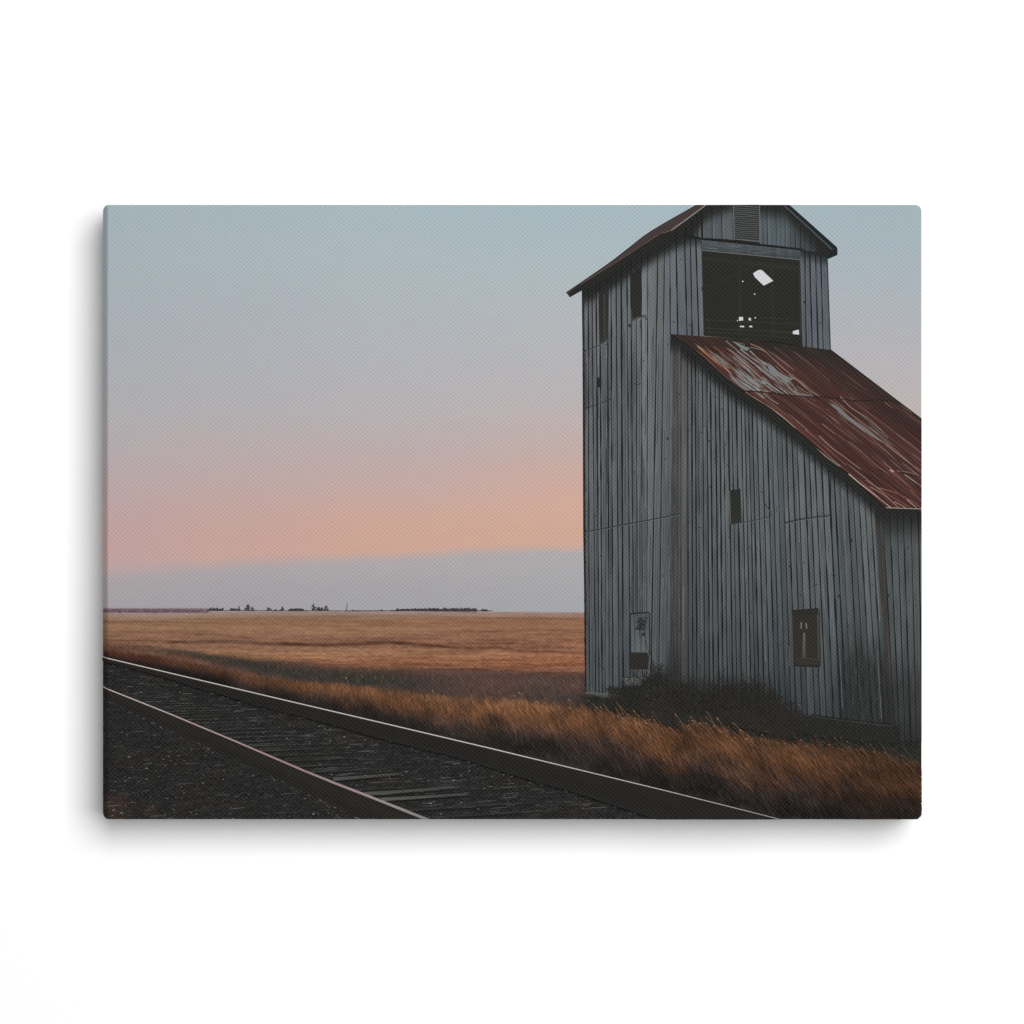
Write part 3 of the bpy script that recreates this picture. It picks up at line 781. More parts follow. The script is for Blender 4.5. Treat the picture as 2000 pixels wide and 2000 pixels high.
    boards(W, e, lambda x: 484 + (x - 1563) * 0.26, lambda x: 676 + (x - 1567) * 0.12, lambda x, y: (90, 95, 101), lambda x, y: float(sm(2, 24, y - 486 - (x - 1563) * 0.28)), 7)
    W.stroke([(1616, 507), (1622, 683)], 1.8, None, (34, 36, 38), smooth=False)
    gl = [1340, 1352, 1362, 1371, 1391, 1410, 1433]
    gtop = lambda x: np.interp(x, [1340, 1379, 1433, 1482, 1533, 1600, 1630], [462, 418, 396, 396, 400, 462, 494])
    gbot = lambda x: np.interp(x, [1340, 1370, 1420, 1486, 1519, 1569, 1612], [458, 464, 468, 477, 480, 486.6, 494])
    e = [(lambda y, x=x: x + (y - 440) * 0.02) for x in gl]
    boards(W, e, gtop, gbot, lambda x, y: (88, 94, 98), lambda x, y: float(sm(0, 26, y - gtop(x))) * float(sm(1338, 1375, x)), 8)
    e = [(lambda y, x=x: x + (y - 440) * 0.02) for x in (1483, 1490, 1499, 1507, 1516, 1525, 1534, 1544, 1553, 1563, 1573, 1583, 1594)]
    boards(W, e, gtop, gbot, lambda x, y: (84, 92, 97), lambda x, y: float(sm(4, 40, y - gtop(x) - (x - 1480) * 0.06)) * (1 - 0.5 * float(sm(1520, 1590, x))), 9, gapw=(0.5, 1.3))
    # seams where board courses meet
    for pts, w in (([(1141, 687), (1165, 677), (1194, 661)], 1.5), ([(1144, 797), (1166, 790)], 1.3), ([(1173, 787.5), (1194.5, 779)], 1.2), ([(1143, 1039), (1207, 1027), (1269, 1015.5), (1329, 1004)], 1.7),
                   ([(1450, 1021), (1480, 1015), (1506, 1009.6)], 1.4), ([(1533, 1022), (1564, 1014.7), (1622, 1007.5)], 1.8), ([(1533, 1020), (1570, 1011), (1622, 1004.5)], 0.9), ([(1622, 923), (1622, 1007)], 2.0),
                   ([(1494, 985), (1506, 1000), (1506, 1009)], 2.0), ([(1516, 1001), (1516, 990), (1525, 988)], 0.9), ([(1243, 752), (1252, 749)], 1.2), ([(1625, 1125), (1632, 1123.5)], 1.2), ([(1586, 1145), (1597, 1141)], 1.2),
                   ([(1533, 1256), (1542, 1262), (1542, 1300)], 1.6), ([(1651, 1185), (1658, 1200)], 0.8), ([(1653, 1216), (1657, 1224)], 1.4), ([(1338, 842), (1352, 841)], 0.9), ([(1399, 777), (1408, 776.5)], 0.9), ([(1362, 1030), (1371, 1030)], 0.9)):
        W.stroke(pts, w, None, (32, 34, 37), smooth=False)
        if len(pts) > 2 and w > 1.2: W.stroke([(p[0], p[1] + w * 0.9) for p in pts], 0.8, None, (112, 117, 122), smooth=False)
    for x, y, r in ((1229.5, 636, 3), (1663, 1055, 2.4), (1638.5, 1164, 2.8), (1735, 1163, 2.6), (1773, 1070, 2), (1597, 1320, 2.6), (1374, 949, 1.4), (1304, 857, 2.6), (1542, 1106, 1.8), (1571, 590, 2.2), (1347, 636, 2.0), (1310, 566, 1.6), (1487, 1125, 1.8)):
        W.poly([(x + r * math.cos(q) * random.uniform(0.7, 1.1), y + r * 1.4 * math.sin(q) * random.uniform(0.7, 1.1)) for q in np.arange(0, 6.2, 0.9)], (46, 48, 50))
    # foundation under the walls
    W.fan([(1515, 1390), (1534, 1391), (1622, 1403), (1684, 1411), (1740, 1417), (1757, 1418), (1757, 1452), (1600, 1440), (1500, 1410)], lambda x, y: (36, 37, 34))
    W.stroke([(1512, 1391), (1534, 1393), (1560, 1394), (1622, 1404), (1684, 1411.5), (1740, 1418)], 1.3, None, (66, 69, 68))
    W.stroke([(1520, 1396), (1531, 1399)], 1.4, None, (92, 92, 86))
    W.fan([(1142, 1354), (1165, 1353), (1216, 1359.5), (1240, 1368), (1250, 1374), (1215, 1369), (1160, 1358)], (74, 76, 73))
    W.stroke([(1143, 1354), (1160, 1353), (1216, 1359.5)], 1.3, None, (108, 110, 106))
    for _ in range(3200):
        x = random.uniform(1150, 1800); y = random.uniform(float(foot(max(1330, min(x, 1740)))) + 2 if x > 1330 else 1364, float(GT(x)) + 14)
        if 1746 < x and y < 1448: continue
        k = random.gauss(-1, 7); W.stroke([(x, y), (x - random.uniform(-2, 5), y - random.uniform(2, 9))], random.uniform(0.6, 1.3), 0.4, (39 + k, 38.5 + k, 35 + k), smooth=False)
    ele = W.build('printed_grain_elevator', M_WOOD, root, 'printed tall grey board grain elevator with a rusty lean-to roof')

    # --- tower roof
    R = Ink(9)
    R.fan([(1105.6, 571.5), (1139, 549), (1190, 513.6), (1230, 483), (1272.8, 450.8), (1361, 399), (1382, 399), (1310, 450), (1289, 457), (1250, 482), (1208, 509), (1133, 556), (1120, 565), (1112, 576)],
          lambda x, y: (66, 56, 55))
    for _ in range(46):
        t = random.random(); u = random.random()
        x = 1145 + t * 215; yu = float(np.interp(x, [1105, 1139, 1190, 1230, 1273, 1361], [571.5, 549, 513.6, 483, 451, 399])); yl = float(EAVE_L(x))
        y = yu + (yl - yu) * (0.15 + 0.7 * u); l = random.uniform(10, 36)
        R.stroke([(x, y), (x + l, y - l * 0.63)], random.uniform(0.7, 1.7), None, random.choice([(74, 62, 61), (46, 42, 43), (84, 72, 70), (66, 52, 51)]), smooth=False, taper=True)
    R.stroke([(1106, 571.5), (1139, 549), (1190, 513.8), (1230, 483), (1273, 450.8), (1361, 400)], 1.5, None, (36, 34, 36))
    R.stroke([(1133, 555.5), (1208, 509), (1250, 481.5), (1288, 457.5)], 1.3, None, (96, 76, 72))
    R.stroke([(1310, 450.5), (1340, 429), (1379, 400)], 2.0, None, (140, 134, 132))
    R.stroke([(1292, 455.5), (1302, 453), (1312, 449)], 1.2, None, (112, 88, 80))
    R.fan([(1105.6, 572), (1110, 573), (1137, 557), (1136.5, 567.5), (1112.5, 581), (1110, 576)], (36, 38, 38))
    R.build('tower_roof', M_RUST, ele, 'printed steep tower roof with dark eaves')
    # right slope seen edge on
    R = Ink()
    R.fan([(1532, 399), (1541, 399), (1634, 482), (1635.7, 486), (1635.7, 498), (1616, 506.5), (1612, 500), (1628, 492), (1628, 487)], (30, 34, 40))
    R.stroke([(1529, 399), (1580, 445), (1625, 487)], 1.8, None, (88, 92, 96), smooth=False)
    R.stroke([(1541, 400), (1634, 482.5)], 1.0, None, (58, 64, 72), smooth=False)
    R.build('roof_edge', M_RUST, ele, 'printed dark edge of the far roof slope')

    # --- lean-to roof, streaked rust and bare metal
    P = np.array(ROOF_L); d = np.concatenate([[0], np.cumsum(np.hypot(*np.diff(P, axis=0).T))]); d /= d[-1]
    left = lambda s: (np.interp(s, d, P[:, 0]), np.interp(s, d, P[:, 1]))
    right = lambda s: (1622 + s * 398, 683.5 + s * 303)
    L = Ink(9)
    ns, ntt = 130, 90
    S, Tt = np.meshgrid(np.linspace(0, 1, ns), np.linspace(0, 1, ntt))
    lx, ly = left(S); rx, ry = right(S)
    bowt = np.where(Tt < 0.5, 0, 0)
    X = lx + (rx - lx) * Tt; Y = ly + (ry - ly) * Tt - 3.0 * np.sin(np.pi * np.clip(Tt * 1.0, 0, 1)) * (1 - S)
    Y = np.where(S > 0.999, np.minimum(Y, 994.5), Y)
    st1 = fbm(Tt * 42, S * 3.2, 101, 4); st2 = fbm(Tt * 110, S * 5, 102, 3); bl = fbm(Tt * 6, S * 5, 103, 3)
    C = np.array([68, 43, 40]) + 0 * X[..., None]
    C = mix(C, np.array([86, 49, 43]) + 0 * C, np.clip((st1 - 0.47) * 2.0, 0, 1) * np.interp(Tt, [0, 0.3, 0.55, 1], [1, 0.9, 0.5, 0.2]))
    C = mix(C, np.array([48, 38, 35]) + 0 * C, np.clip((0.50 - st1) * 2.4, 0, 1) * 0.55)
    C = mix(C, np.array([52, 41, 38]) + 0 * C, sm(0.55, 0.95, Tt + 0.25 * (bl - 0.5)) * 0.8)
    topd = (1 - sm(0.02, 0.20, S + 0.1 * (bl - 0.5))) * np.interp(Tt, [0, 0.2, 0.42, 0.6, 1], [0.75, 0.45, 0.8, 0.95, 0.7])
    C = mix(C, np.array([42, 38, 34]) + 0 * C, topd)
    C = mix(C, np.array([52, 44, 40]) + 0 * C, (1 - sm(0.0, 0.05, Tt)) * (1 - sm(0.16, 0.36, S)))
    C = C + ((st2 - 0.5) * 20 + (bl - 0.5) * 12)[..., None] * np.array([1, 0.75, 0.7])
    L.begin()
    for i in range(ntt - 1):
        for j in range(ns - 1):
            q = ((i, j), (i, j + 1), (i + 1, j + 1), (i + 1, j))
            if X[i, j] > 1802: continue
            L.poly([(X[a], Y[a]) for a in q], [C[a] for a in q])
    L.end()
    A = lambda p: zz(1300, 640, 6.0375, p)
    B = lambda p: zz(1440, 640, 4.83, p)
    met = (130, 136, 139)
    # bare metal
    for pts, c in ((A([(820, 455), (880, 500), (950, 560), (1040, 606), (1150, 630), (1190, 660), (1105, 672), (1130, 745), (1050, 752), (965, 722), (890, 655), (800, 545), (870, 590), (995, 640), (925, 585), (850, 510)]), met),
                   (A([(700, 465), (760, 515), (830, 600), (930, 680), (1000, 738), (950, 742), (875, 695), (785, 612)]), (116, 118, 120)),
                   (A([(785, 158), (850, 180), (930, 222), (992, 240), (960, 278), (900, 250), (855, 215)]), (112, 124, 122)),
                   (A([(1190, 430), (1260, 470), (1340, 530), (1440, 590), (1500, 600), (1440, 640), (1380, 640), (1290, 570), (1230, 520)]), (118, 122, 122)),
                   (A([(1090, 385), (1150, 410), (1210, 440), (1170, 450), (1120, 425)]), (112, 118, 118)),
                   (A([(1520, 740), (1600, 775), (1700, 795), (1735, 810), (1600, 806), (1480, 790)]), (118, 112, 108)),
                   (A([(1050, 762), (1110, 770), (1180, 835), (1140, 830)]), (112, 112, 102)),
                   (B([(875, 705), (960, 755), (1070, 850), (1180, 925), (1330, 1040), (1420, 1105), (1330, 1062), (1200, 985), (1090, 905), (960, 800)]), (114, 116, 118)),
                   (B([(730, 1128), (860, 1225), (985, 1312), (945, 1305), (830, 1220)]), (122, 116, 114))):
        L.fan(pts, c)
    for pts in ([(870, 590), (930, 640), (990, 640), (910, 570), (850, 520)], [(1110, 680), (1180, 690), (1240, 730), (1150, 700)], [(930, 470), (1010, 520), (1110, 590), (1060, 580), (990, 520)]):
        L.fan(A(pts), (82, 46, 36))
    lines = []
    for pts, w, c in (([(710, 155), (870, 290), (1000, 390), (1150, 500), (1290, 630), (1410, 765)], 1.6, (128, 118, 112)), ([(880, 250), (1000, 350), (1120, 420), (1240, 540), (1330, 600), (1430, 650)], 2.6, (124, 128, 126)),
                      ([(990, 270), (1120, 390), (1230, 440), (1320, 520), (1440, 590), (1530, 600)], 2.0, (138, 138, 134)), ([(1000, 190), (1150, 260), (1270, 370), (1400, 490), (1500, 570), (1600, 640), (1720, 740), (1820, 810)], 1.4, (148, 118, 104)),
                      ([(930, 420), (1060, 530), (1120, 590), (1200, 640), (1300, 740)], 1.8, (132, 120, 112)), ([(1440, 590), (1500, 680), (1580, 800)], 2.2, (118, 112, 110)), ([(1530, 600), (1640, 690), (1740, 810)], 2.4, (124, 112, 104)),
                      ([(1400, 640), (1450, 700), (1520, 790)], 3.4, (112, 110, 108)), ([(1290, 560), (1400, 620), (1480, 650)], 2.6, (118, 118, 116)), ([(375, 220), (480, 310), (600, 410), (700, 480), (760, 520)], 1.5, (188, 134, 98)),
                      ([(460, 220), (560, 310), (680, 400), (790, 495)], 1.0, (146, 82, 60)), ([(560, 225), (700, 320), (830, 420), (930, 480)], 1.1, (150, 90, 72)), ([(400, 280), (560, 420), (700, 540), (800, 630)], 1.0, (110, 58, 48)),
                      ([(1280, 230), (1400, 320), (1500, 400)], 0.9, (104, 84, 76)), ([(1510, 280), (1680, 410), (1850, 550), (1932, 620)], 0.9, (108, 82, 74)), ([(940, 755), (1050, 830), (1190, 915)], 1.8, (146, 118, 110)),
                      ([(1150, 770), (1260, 860), (1330, 900)], 1.6, (140, 128, 122)), ([(1190, 915), (1350, 1030), (1530, 1185)], 1.4, (166, 144, 136)), ([(1530, 1185), (1700, 1320)], 1.3, (116, 62, 56)),
                      ([(1000, 230), (1150, 270), (1250, 350), (1330, 420)], 1.5, (116, 104, 92)), ([(1230, 520), (1330, 610), (1400, 700), (1480, 780)], 2.0, (120, 116, 112)), ([(1190, 650), (1290, 730), (1400, 780)], 2.0, (116, 104, 98)),
                      ([(1180, 760), (1280, 740), (1390, 775)], 1.4, (120, 112, 106)), ([(860, 180), (915, 190), (930, 215)], 0.9, (130, 118, 106)), ([(1540, 690), (1620, 740), (1700, 790)], 1.4, (126, 104, 98)), ([(1300, 450), (1380, 530), (1450, 580)], 1.1, (124, 90, 90)),
                      ([(1450, 560), (1560, 630), (1660, 720), (1790, 800)], 1.4, (140, 112, 100))):
        lines.append((A(pts), w, c))
    for pts, w, c in (([(800, 905), (920, 1000)], 1.5, (172, 118, 100)), ([(920, 1000), (1050, 1090), (1180, 1210), (1310, 1330)], 1.4, (122, 68, 60)), ([(640, 960), (760, 1060), (880, 1170), (1030, 1300)], 1.2, (146, 100, 92)),
                      ([(770, 1020), (900, 1140), (1010, 1220), (1160, 1335)], 1.4, (160, 124, 114)), ([(1050, 1380), (1170, 1480), (1300, 1580), (1450, 1700)], 1.9, (184, 160, 150)), ([(970, 650), (1080, 760), (1250, 870), (1420, 1030)], 1.5, (148, 122, 110)),
                      ([(870, 680), (1000, 760), (1150, 880), (1300, 990), (1440, 1110), (1580, 1230), (1740, 1380)], 1.7, (142, 98, 84)), ([(1110, 710), (1300, 850), (1500, 1000), (1740, 1200)], 1.1, (122, 86, 78)),
                      ([(1270, 1210), (1420, 1330), (1550, 1430), (1740, 1590)], 1.1, (112, 66, 60)), ([(1210, 1440), (1340, 1520), (1480, 1610), (1640, 1700)], 1.3, (138, 86, 76)), ([(1250, 1500), (1400, 1590), (1520, 1700)], 1.4, (150, 114, 102)),
                      ([(1330, 1510), (1500, 1560), (1650, 1640), (1745, 1712)], 1.3, (140, 98, 88)), ([(1570, 1380), (1740, 1500)], 1.5, (164, 146, 140)), ([(1500, 1350), (1640, 1370), (1740, 1420)], 1.0, (140, 120, 114)), ([(1440, 1320), (1560, 1440), (1745, 1640)], 1.3, (128, 84, 76)),
                      ([(1400, 1100), (1550, 1220), (1740, 1360)], 1.6, (150, 128, 118)), ([(1440, 1340), (1475, 1362)], 2.2, (196, 176, 160)), ([(1060, 655), (1100, 690)], 1.0, (122, 96, 90)), ([(1020, 510), (1160, 590), (1310, 675)], 0.9, (96, 66, 58)), ([(1390, 705), (1460, 755)], 1.2, (128, 92, 84)),
                      ([(1600, 1620), (1690, 1700)], 1.6, (160, 136, 128)), ([(1480, 1640), (1600, 1705)], 1.4, (156, 130, 120)), ([(1640, 1560), (1745, 1650)], 1.2, (136, 96, 88)), ([(1500, 1000), (1650, 1110), (1745, 1190)], 1.3, (130, 96, 86)), ([(530, 225), (700, 360), (880, 515)], 0.9, (104, 76, 70))):
        lines.append((B(pts), w, c))
    for pts, w, c in lines: L.stroke(pts, w * 1.12, w, c, tuple(v * 0.9 for v in c))
    def st(s, t): 
        a, b = left(s); e, f = right(s); return (a + (e - a) * t, b + (f - b) * t)
    for _ in range(240):
        t = random.random() ** 1.25; s0 = random.uniform(0.05, 0.96); l = random.uniform(0.04, 0.24)
        if t > 0.55 and s0 < 0.5 and random.random() < 0.75: continue
        k = random.random()
        c = (104, 62, 54) if k < 0.4 else (44, 35, 33) if k < 0.72 else (122, 86, 76) if k < 0.93 else (150, 130, 120)
        s1 = min(0.995, s0 + l)
        L.stroke([st(s0, t), st((s0 + s1) / 2, t + random.uniform(-0.004, 0.004)), st(s1, t + random.uniform(-0.004, 0.004))], random.uniform(0.5, 1.1), None, c, taper=True)
    for _ in range(170):
        t = random.uniform(0.06, 0.40); s0 = random.uniform(0.06, 0.30); l = random.uniform(0.03, 0.12); s1 = min(0.335 + 0.02 * t, s0 + l)
        if s1 <= s0 or random.random() < abs(t - 0.24) * 2.2: continue
        c = random.choice([(126, 128, 126), (112, 106, 100), (140, 140, 138), (96, 62, 54), (80, 46, 40), (74, 42, 38)])
        L.stroke([st(s0, t), st((s0 + s1) / 2, t + random.uniform(-0.006, 0.006)), st(s1, t + random.uniform(-0.008, 0.008))], random.uniform(0.7, 2.0), None, c, taper=True)
    for _ in range(60):
        t = random.uniform(0.3, 0.62); s0 = random.uniform(0.34, 0.8); s1 = s0 + random.uniform(0.04, 0.14)
        c = random.choice([(120, 112, 108), (104, 74, 66), (92, 56, 48), (54, 38, 35)])
        L.stroke([st(s0, t), st((s0 + s1) / 2, t + random.uniform(-0.004, 0.004)), st(min(s1, .99), t)], random.uniform(0.6, 1.3), None, c, taper=True)
    L.stroke([(1452, 762.5), (1456.6, 764), (1490, 766), (1539, 771.5), (1585, 775), (1616, 776), (1674, 783), (1720, 781), (1757, 786)], 2.0, 1.4, (32, 29, 28))
    L.stroke([(1757, 919), (1766, 926), (1800, 931)], 1.4, None, (38, 32, 30))
    L.stroke([(1374, 656.5), (1420, 659.5), (1470, 664), (1507, 666.5)], 1.3, 0.8, (112, 106, 98), (66, 62, 58))
    L.stroke([(1622, 683), (1757, 786), (1802, 820)], 1.6, None, (36, 32, 31), smooth=False)
    L.stroke([(1730, 991.5), (1800, 994)], 1.4, None, (168, 150, 142), smooth=False)
    L.build('lean_to_roof', M_RUST, ele, 'printed sloping corrugated roof of red rust and bare metal streaks')

    # --- big dark opening with daylight through the holes behind it
    O = Ink(10)
    O.fan([(1371, 489), (1563, 507), (1564.5, 600), (1567.5, 676), (1507, 667), (1375, 656)], (39, 39, 35))
    O.poly([(1371, 500), (1562, 520), (1562, 530), (1371, 508)], (44, 44, 40)); O.poly([(1440, 500), (1447, 501), (1449, 655), (1441, 655)], (43, 43, 39)); O.poly([(1505, 506), (1511, 507), (1513, 660), (1506, 660)], (43, 43, 39)); O.poly([(1371, 560), (1470, 520), (1473, 525), (1371, 568)], (42, 42, 38))
    O.stroke([(1488, 620), (1540, 623.8)], 0.8, None, (62, 60, 56), smooth=False); O.stroke([(1513, 649), (1546, 650.5)], 1.0, None, (68, 54, 46), smooth=False)
    O.stroke([(1376, 625), (1470, 629), (1560, 633)], 2.6, None, (50, 48, 43), smooth=False); O.stroke([(1376, 641), (1460, 645), (1560, 650)], 2.0, None, (54, 51, 45), smooth=False); O.stroke([(1376, 648), (1470, 654), (1540, 660)], 1.0, None, (60, 54, 47), smooth=False); O.stroke([(1380, 608), (1386, 650)], 2.4, None, (46, 46, 42), smooth=False)
    O.stroke([(1561.5, 507), (1563.5, 655)], 2.4, None, (50, 53, 50), smooth=False)
    o = O.build('loading_opening', M_DARK, ele, 'printed large dark opening under the tower gable')
    H = Ink(11)
    hw = (206, 206, 210)
    H.poly([(1470.7, 534), (1480, 528), (1486.5, 527), (1490, 529.5), (1510, 548.7), (1491.4, 558), (1474, 541.5)], hw)
    for q in ([(1442.8, 619.5), (1451, 619), (1451.4, 626), (1443.4, 626.6)], [(1461.6, 621), (1466, 621), (1467.2, 626), (1462.6, 626)], [(1444.8, 636.6), (1453, 636.4), (1453.6, 639.4), (1445, 639)], [(1463, 636.4), (1468.6, 636.4), (1469.6, 639.4), (1463.4, 639.2)], [(1548.2, 647), (1559.8, 643.8), (1560.6, 653.8), (1548.2, 652.4)]):
        H.poly(q, hw)
    for x, y, r in ((1450.6, 549.8, 1.5), (1473.8, 574.6, 1.5), (1474.9, 620.8, 1.5), (1440.4, 626.2, 1.2)):
        H.poly([(x + r * math.cos(q), y + r * math.sin(q)) for q in np.arange(0, 6.2, 1.05)], hw)
    H.build('daylight_hole', M_SKY, ele, 'printed pale sky showing through holes in the back wall')
    # --- lintel beam and gable louvre
    K = Ink(10)
    K.begin()
    for i in range(24):
        xa = 1370 + i * 8.05; xb = xa + 8.05
        ya, yb = np.interp(xa, [1370, 1563], [466, 486]), np.interp(xb, [1370, 1563], [466, 486])
        la, lb = np.interp(xa, [1370, 1563], [489.5, 508]), np.interp(xb, [1370, 1563], [489.5, 508])
        k = random.uniform(-4, 4) - i * 0.3
        K.poly([(xa, ya + 3), (xb, yb + 3), (xb, lb), (xa, la)], [(80 + k, 86 + k, 90 + k)] * 2 + [(66 + k, 71 + k, 74 + k)] * 2)
    K.end()
    for _ in range(60):
        x = random.uniform(1372, 1545); y = np.interp(x, [1370, 1563], [470, 490]) + random.uniform(2, 16)
        K.stroke([(x, y), (x + random.uniform(5, 18), y + 1)], 0.6, None, random.choice([(52, 56, 60), (98, 104, 108)]), smooth=False)
    K.stroke([(1342, 459), (1370, 465.5), (1420, 468.5), (1486, 477.5), (1519, 481), (1569, 487)], 2.2, None, (34, 36, 38), smooth=False)
    K.stroke([(1370, 489), (1420, 494), (1563, 507.5)], 1.2, None, (112, 112, 110), smooth=False)
    K.build('lintel_beam', M_WOOD, ele, 'printed grey timber beam over the opening')
    V = Ink(10)
    V.poly([(1431.5, 399), (1483.5, 399), (1484, 473), (1433, 467)], (38, 39, 38))
    for k in range(17):
        y = 402 + k * 4.05
        V.stroke([(1433.5, y), (1450, y + 1.2 + random.uniform(-0.5, 0.5)), (1468, y + 2.2 + random.uniform(-0.5, 0.5)), (1482, y + 3.2)], 1.7, None, (86, 88, 88))
    V.stroke([(1432.2, 399), (1434, 467)], 1.5, None, (110, 110, 108), smooth=False); V.stroke([(1483, 399), (1483.6, 473)], 1.5, None, (104, 106, 106), smooth=False)
    V.stroke([(1433, 467), (1484, 473)], 1.4, None, (104, 104, 102), smooth=False)
    V.build('louvre_vent', M_WOOD, ele, 'printed slatted louvre vent in the gable')
    # --- windows
    def win(pts, c, extra=None, lab=None):
        w = Ink(10); w.poly(pts, c)
        if extra: extra(w)
        w.build('window', M_DARK, ele, lab)
    def w1(w):
        w.stroke([(1180, 575), (1181, 665)], 5, None, (56, 57, 54), smooth=False); w.stroke([(1174, 600), (1186, 596)], 1, None, (38, 39, 37), smooth=False); w.stroke([(1168, 572), (1170, 672)], 1.4, None, (98, 98, 96), smooth=False)
        w.stroke([(1170, 673), (1190, 662)], 1.4, None, (70, 72, 72), smooth=False)
    win([(1168.5, 570), (1189, 556), (1188.5, 661), (1170.5, 672)], [(40, 40, 38), (40, 40, 38), (50, 51, 49), (46, 47, 45)], w1, 'printed tall narrow dark window under the tower eaves, nearer the corner')
    def w2(w):
        w.stroke([(1235, 626), (1246, 620.5), (1253, 617), (1262, 623), (1264, 625)], 2.6, 1.2, (44, 45, 42), smooth=False); w.stroke([(1236, 625), (1248, 618.5)], 1.4, None, (88, 88, 82), smooth=False); w.stroke([(1255, 616), (1261, 617), (1263, 624)], 3, 1, (52, 53, 50), smooth=False)
        w.stroke([(1251.5, 624), (1251, 640)], 1.0, None, (38, 40, 42), smooth=False)
    win([(1231.5, 536), (1252, 520), (1253, 617), (1234.6, 626)], [(38, 38, 36)] * 2 + [(43, 43, 40)] * 2, w2, 'printed tall dark window under the tower eaves with a broken sill')
    win([(1164.7, 738), (1174.8, 736.5), (1175, 755.5), (1165, 757)], (36, 38, 40), None, 'printed tiny square hole in the tower side')
    win([(1426, 959), (1446, 955.8), (1448.5, 1021), (1427.5, 1024.5)], [(42, 43, 40), (40, 41, 38), (46, 46, 42), (46, 46, 42)], lambda w: (w.stroke([(1424.8, 958), (1426.5, 1024)], 1.4, None, (96, 96, 98), smooth=False), w.stroke([(1425, 958.5), (1447, 955)], 1.4, None, (34, 35, 36), smooth=False)), 'printed dark window in the middle of the lean-to wall')
    def w5(w):
        w.stroke([(1546, 1194), (1598.5, 1189.8)], 5, None, (40, 39, 36), smooth=False); w.stroke([(1548, 1199.5), (1597, 1197)], 1, None, (30, 30, 28), smooth=False)
        w.stroke([(1564.5, 1215), (1564.8, 1228)], 3.2, None, (104, 98, 88), smooth=False); w.stroke([(1574.5, 1217), (1575.5, 1228)], 2.2, None, (118, 114, 106), smooth=False); w.stroke([(1572.5, 1216), (1573, 1222)], 1.2, None, (80, 76, 70), smooth=False)
        w.stroke([(1570.5, 1236), (1570, 1260), (1570, 1284)], 4.2, 6.5, (98, 94, 86), (70, 68, 62), smooth=False)
        w.stroke([(1553, 1288), (1570, 1285), (1598, 1289)], 1.6, None, (62, 61, 56), smooth=False); w.stroke([(1551, 1300), (1601, 1302)], 2.6, None, (34, 34, 31), smooth=False); w.stroke([(1560, 1293), (1597, 1296)], 1.2, None, (60, 58, 54), smooth=False)
        w.stroke([(1596.5, 1200), (1598.5, 1290)], 2.4, None, (66, 68, 66), smooth=False); w.stroke([(1600, 1192), (1602.5, 1301)], 1.6, None, (36, 38, 38), smooth=False)
    win([(1546.5, 1194), (1598, 1190), (1601.5, 1302), (1552, 1300)], [(46, 43, 38), (44, 42, 37), (46, 44, 40), (50, 46, 41)], w5, 'printed low brown window with a dark frame and a pale upright board inside')
    # --- boarded door with its dark foot and step
    D = Ink(10)
    for k, (xa, xb) in enumerate(((1232, 1239), (1240, 1251), (1252, 1259.5), (1260.5, 1267))):
        c = (80, 85, 88) if k < 3 else (74, 79, 81)
        D.poly([(xa, 1199), (xb, 1198.4), (xb + 0.4, 1274), (xa + 0.4, 1274)], [c, c, (94, 99, 101), (94, 99, 101)])
    D.stroke([(1231, 1199), (1267, 1195.8)], 3.0, None, (38, 39, 38), smooth=False); D.stroke([(1231, 1199), (1232, 1274)], 1.8, None, (38, 40, 41), smooth=False); D.stroke([(1268.5, 1196), (1269, 1280)], 2.4, None, (40, 42, 42), smooth=False)
    for x in (1239.6, 1251.5, 1260): D.stroke([(x, 1200), (x + 0.5, 1273)], 1.2, None, (44, 47, 49), smooth=False)
    for _ in range(70):
        x = random.gauss(1253, 4.5); y = random.gauss(1218, 8); r = random.uniform(1.2, 3)
        D.poly([(x + r * math.cos(q), y + r * random.uniform(0.8, 1.3) * math.sin(q)) for q in np.arange(0, 6.2, 1.05)], random.choice([(42, 43, 42), (50, 52, 51), (38, 40, 39), (62, 65, 64)]))
    for p in ([(1249, 1230), (1249.5, 1246)], [(1253, 1236), (1252, 1262)], [(1258, 1234), (1262, 1256), (1267, 1276)], [(1246, 1220), (1241, 1231)]): D.stroke(p, 1.8, 1.0, (52, 54, 53), smooth=False)
    D.fan([(1228, 1274), (1264, 1274.5), (1268, 1282), (1266, 1307), (1229, 1308)], (42, 41, 37))
    D.stroke([(1230, 1308), (1248, 1309.5)], 1.2, None, (84, 74, 66), smooth=False)
    D.stroke([(1217, 1322), (1240, 1325), (1263, 1329)], 1.6, None, (36, 36, 33), smooth=False)
    for _ in range(190):
        x = random.uniform(1217, 1262); y = random.uniform(1324, 1338); c = random.uniform(64, 112)
        D.stroke([(x, y), (x + random.uniform(1, 4), y + random.uniform(-0.5, 0.8))], random.uniform(0.8, 1.8), None, (c, c - 1, c - 4), smooth=False)
    D.build('door', M_WOOD, ele, 'printed small boarded door with a dark gap and rubble step below')
build_elevator()

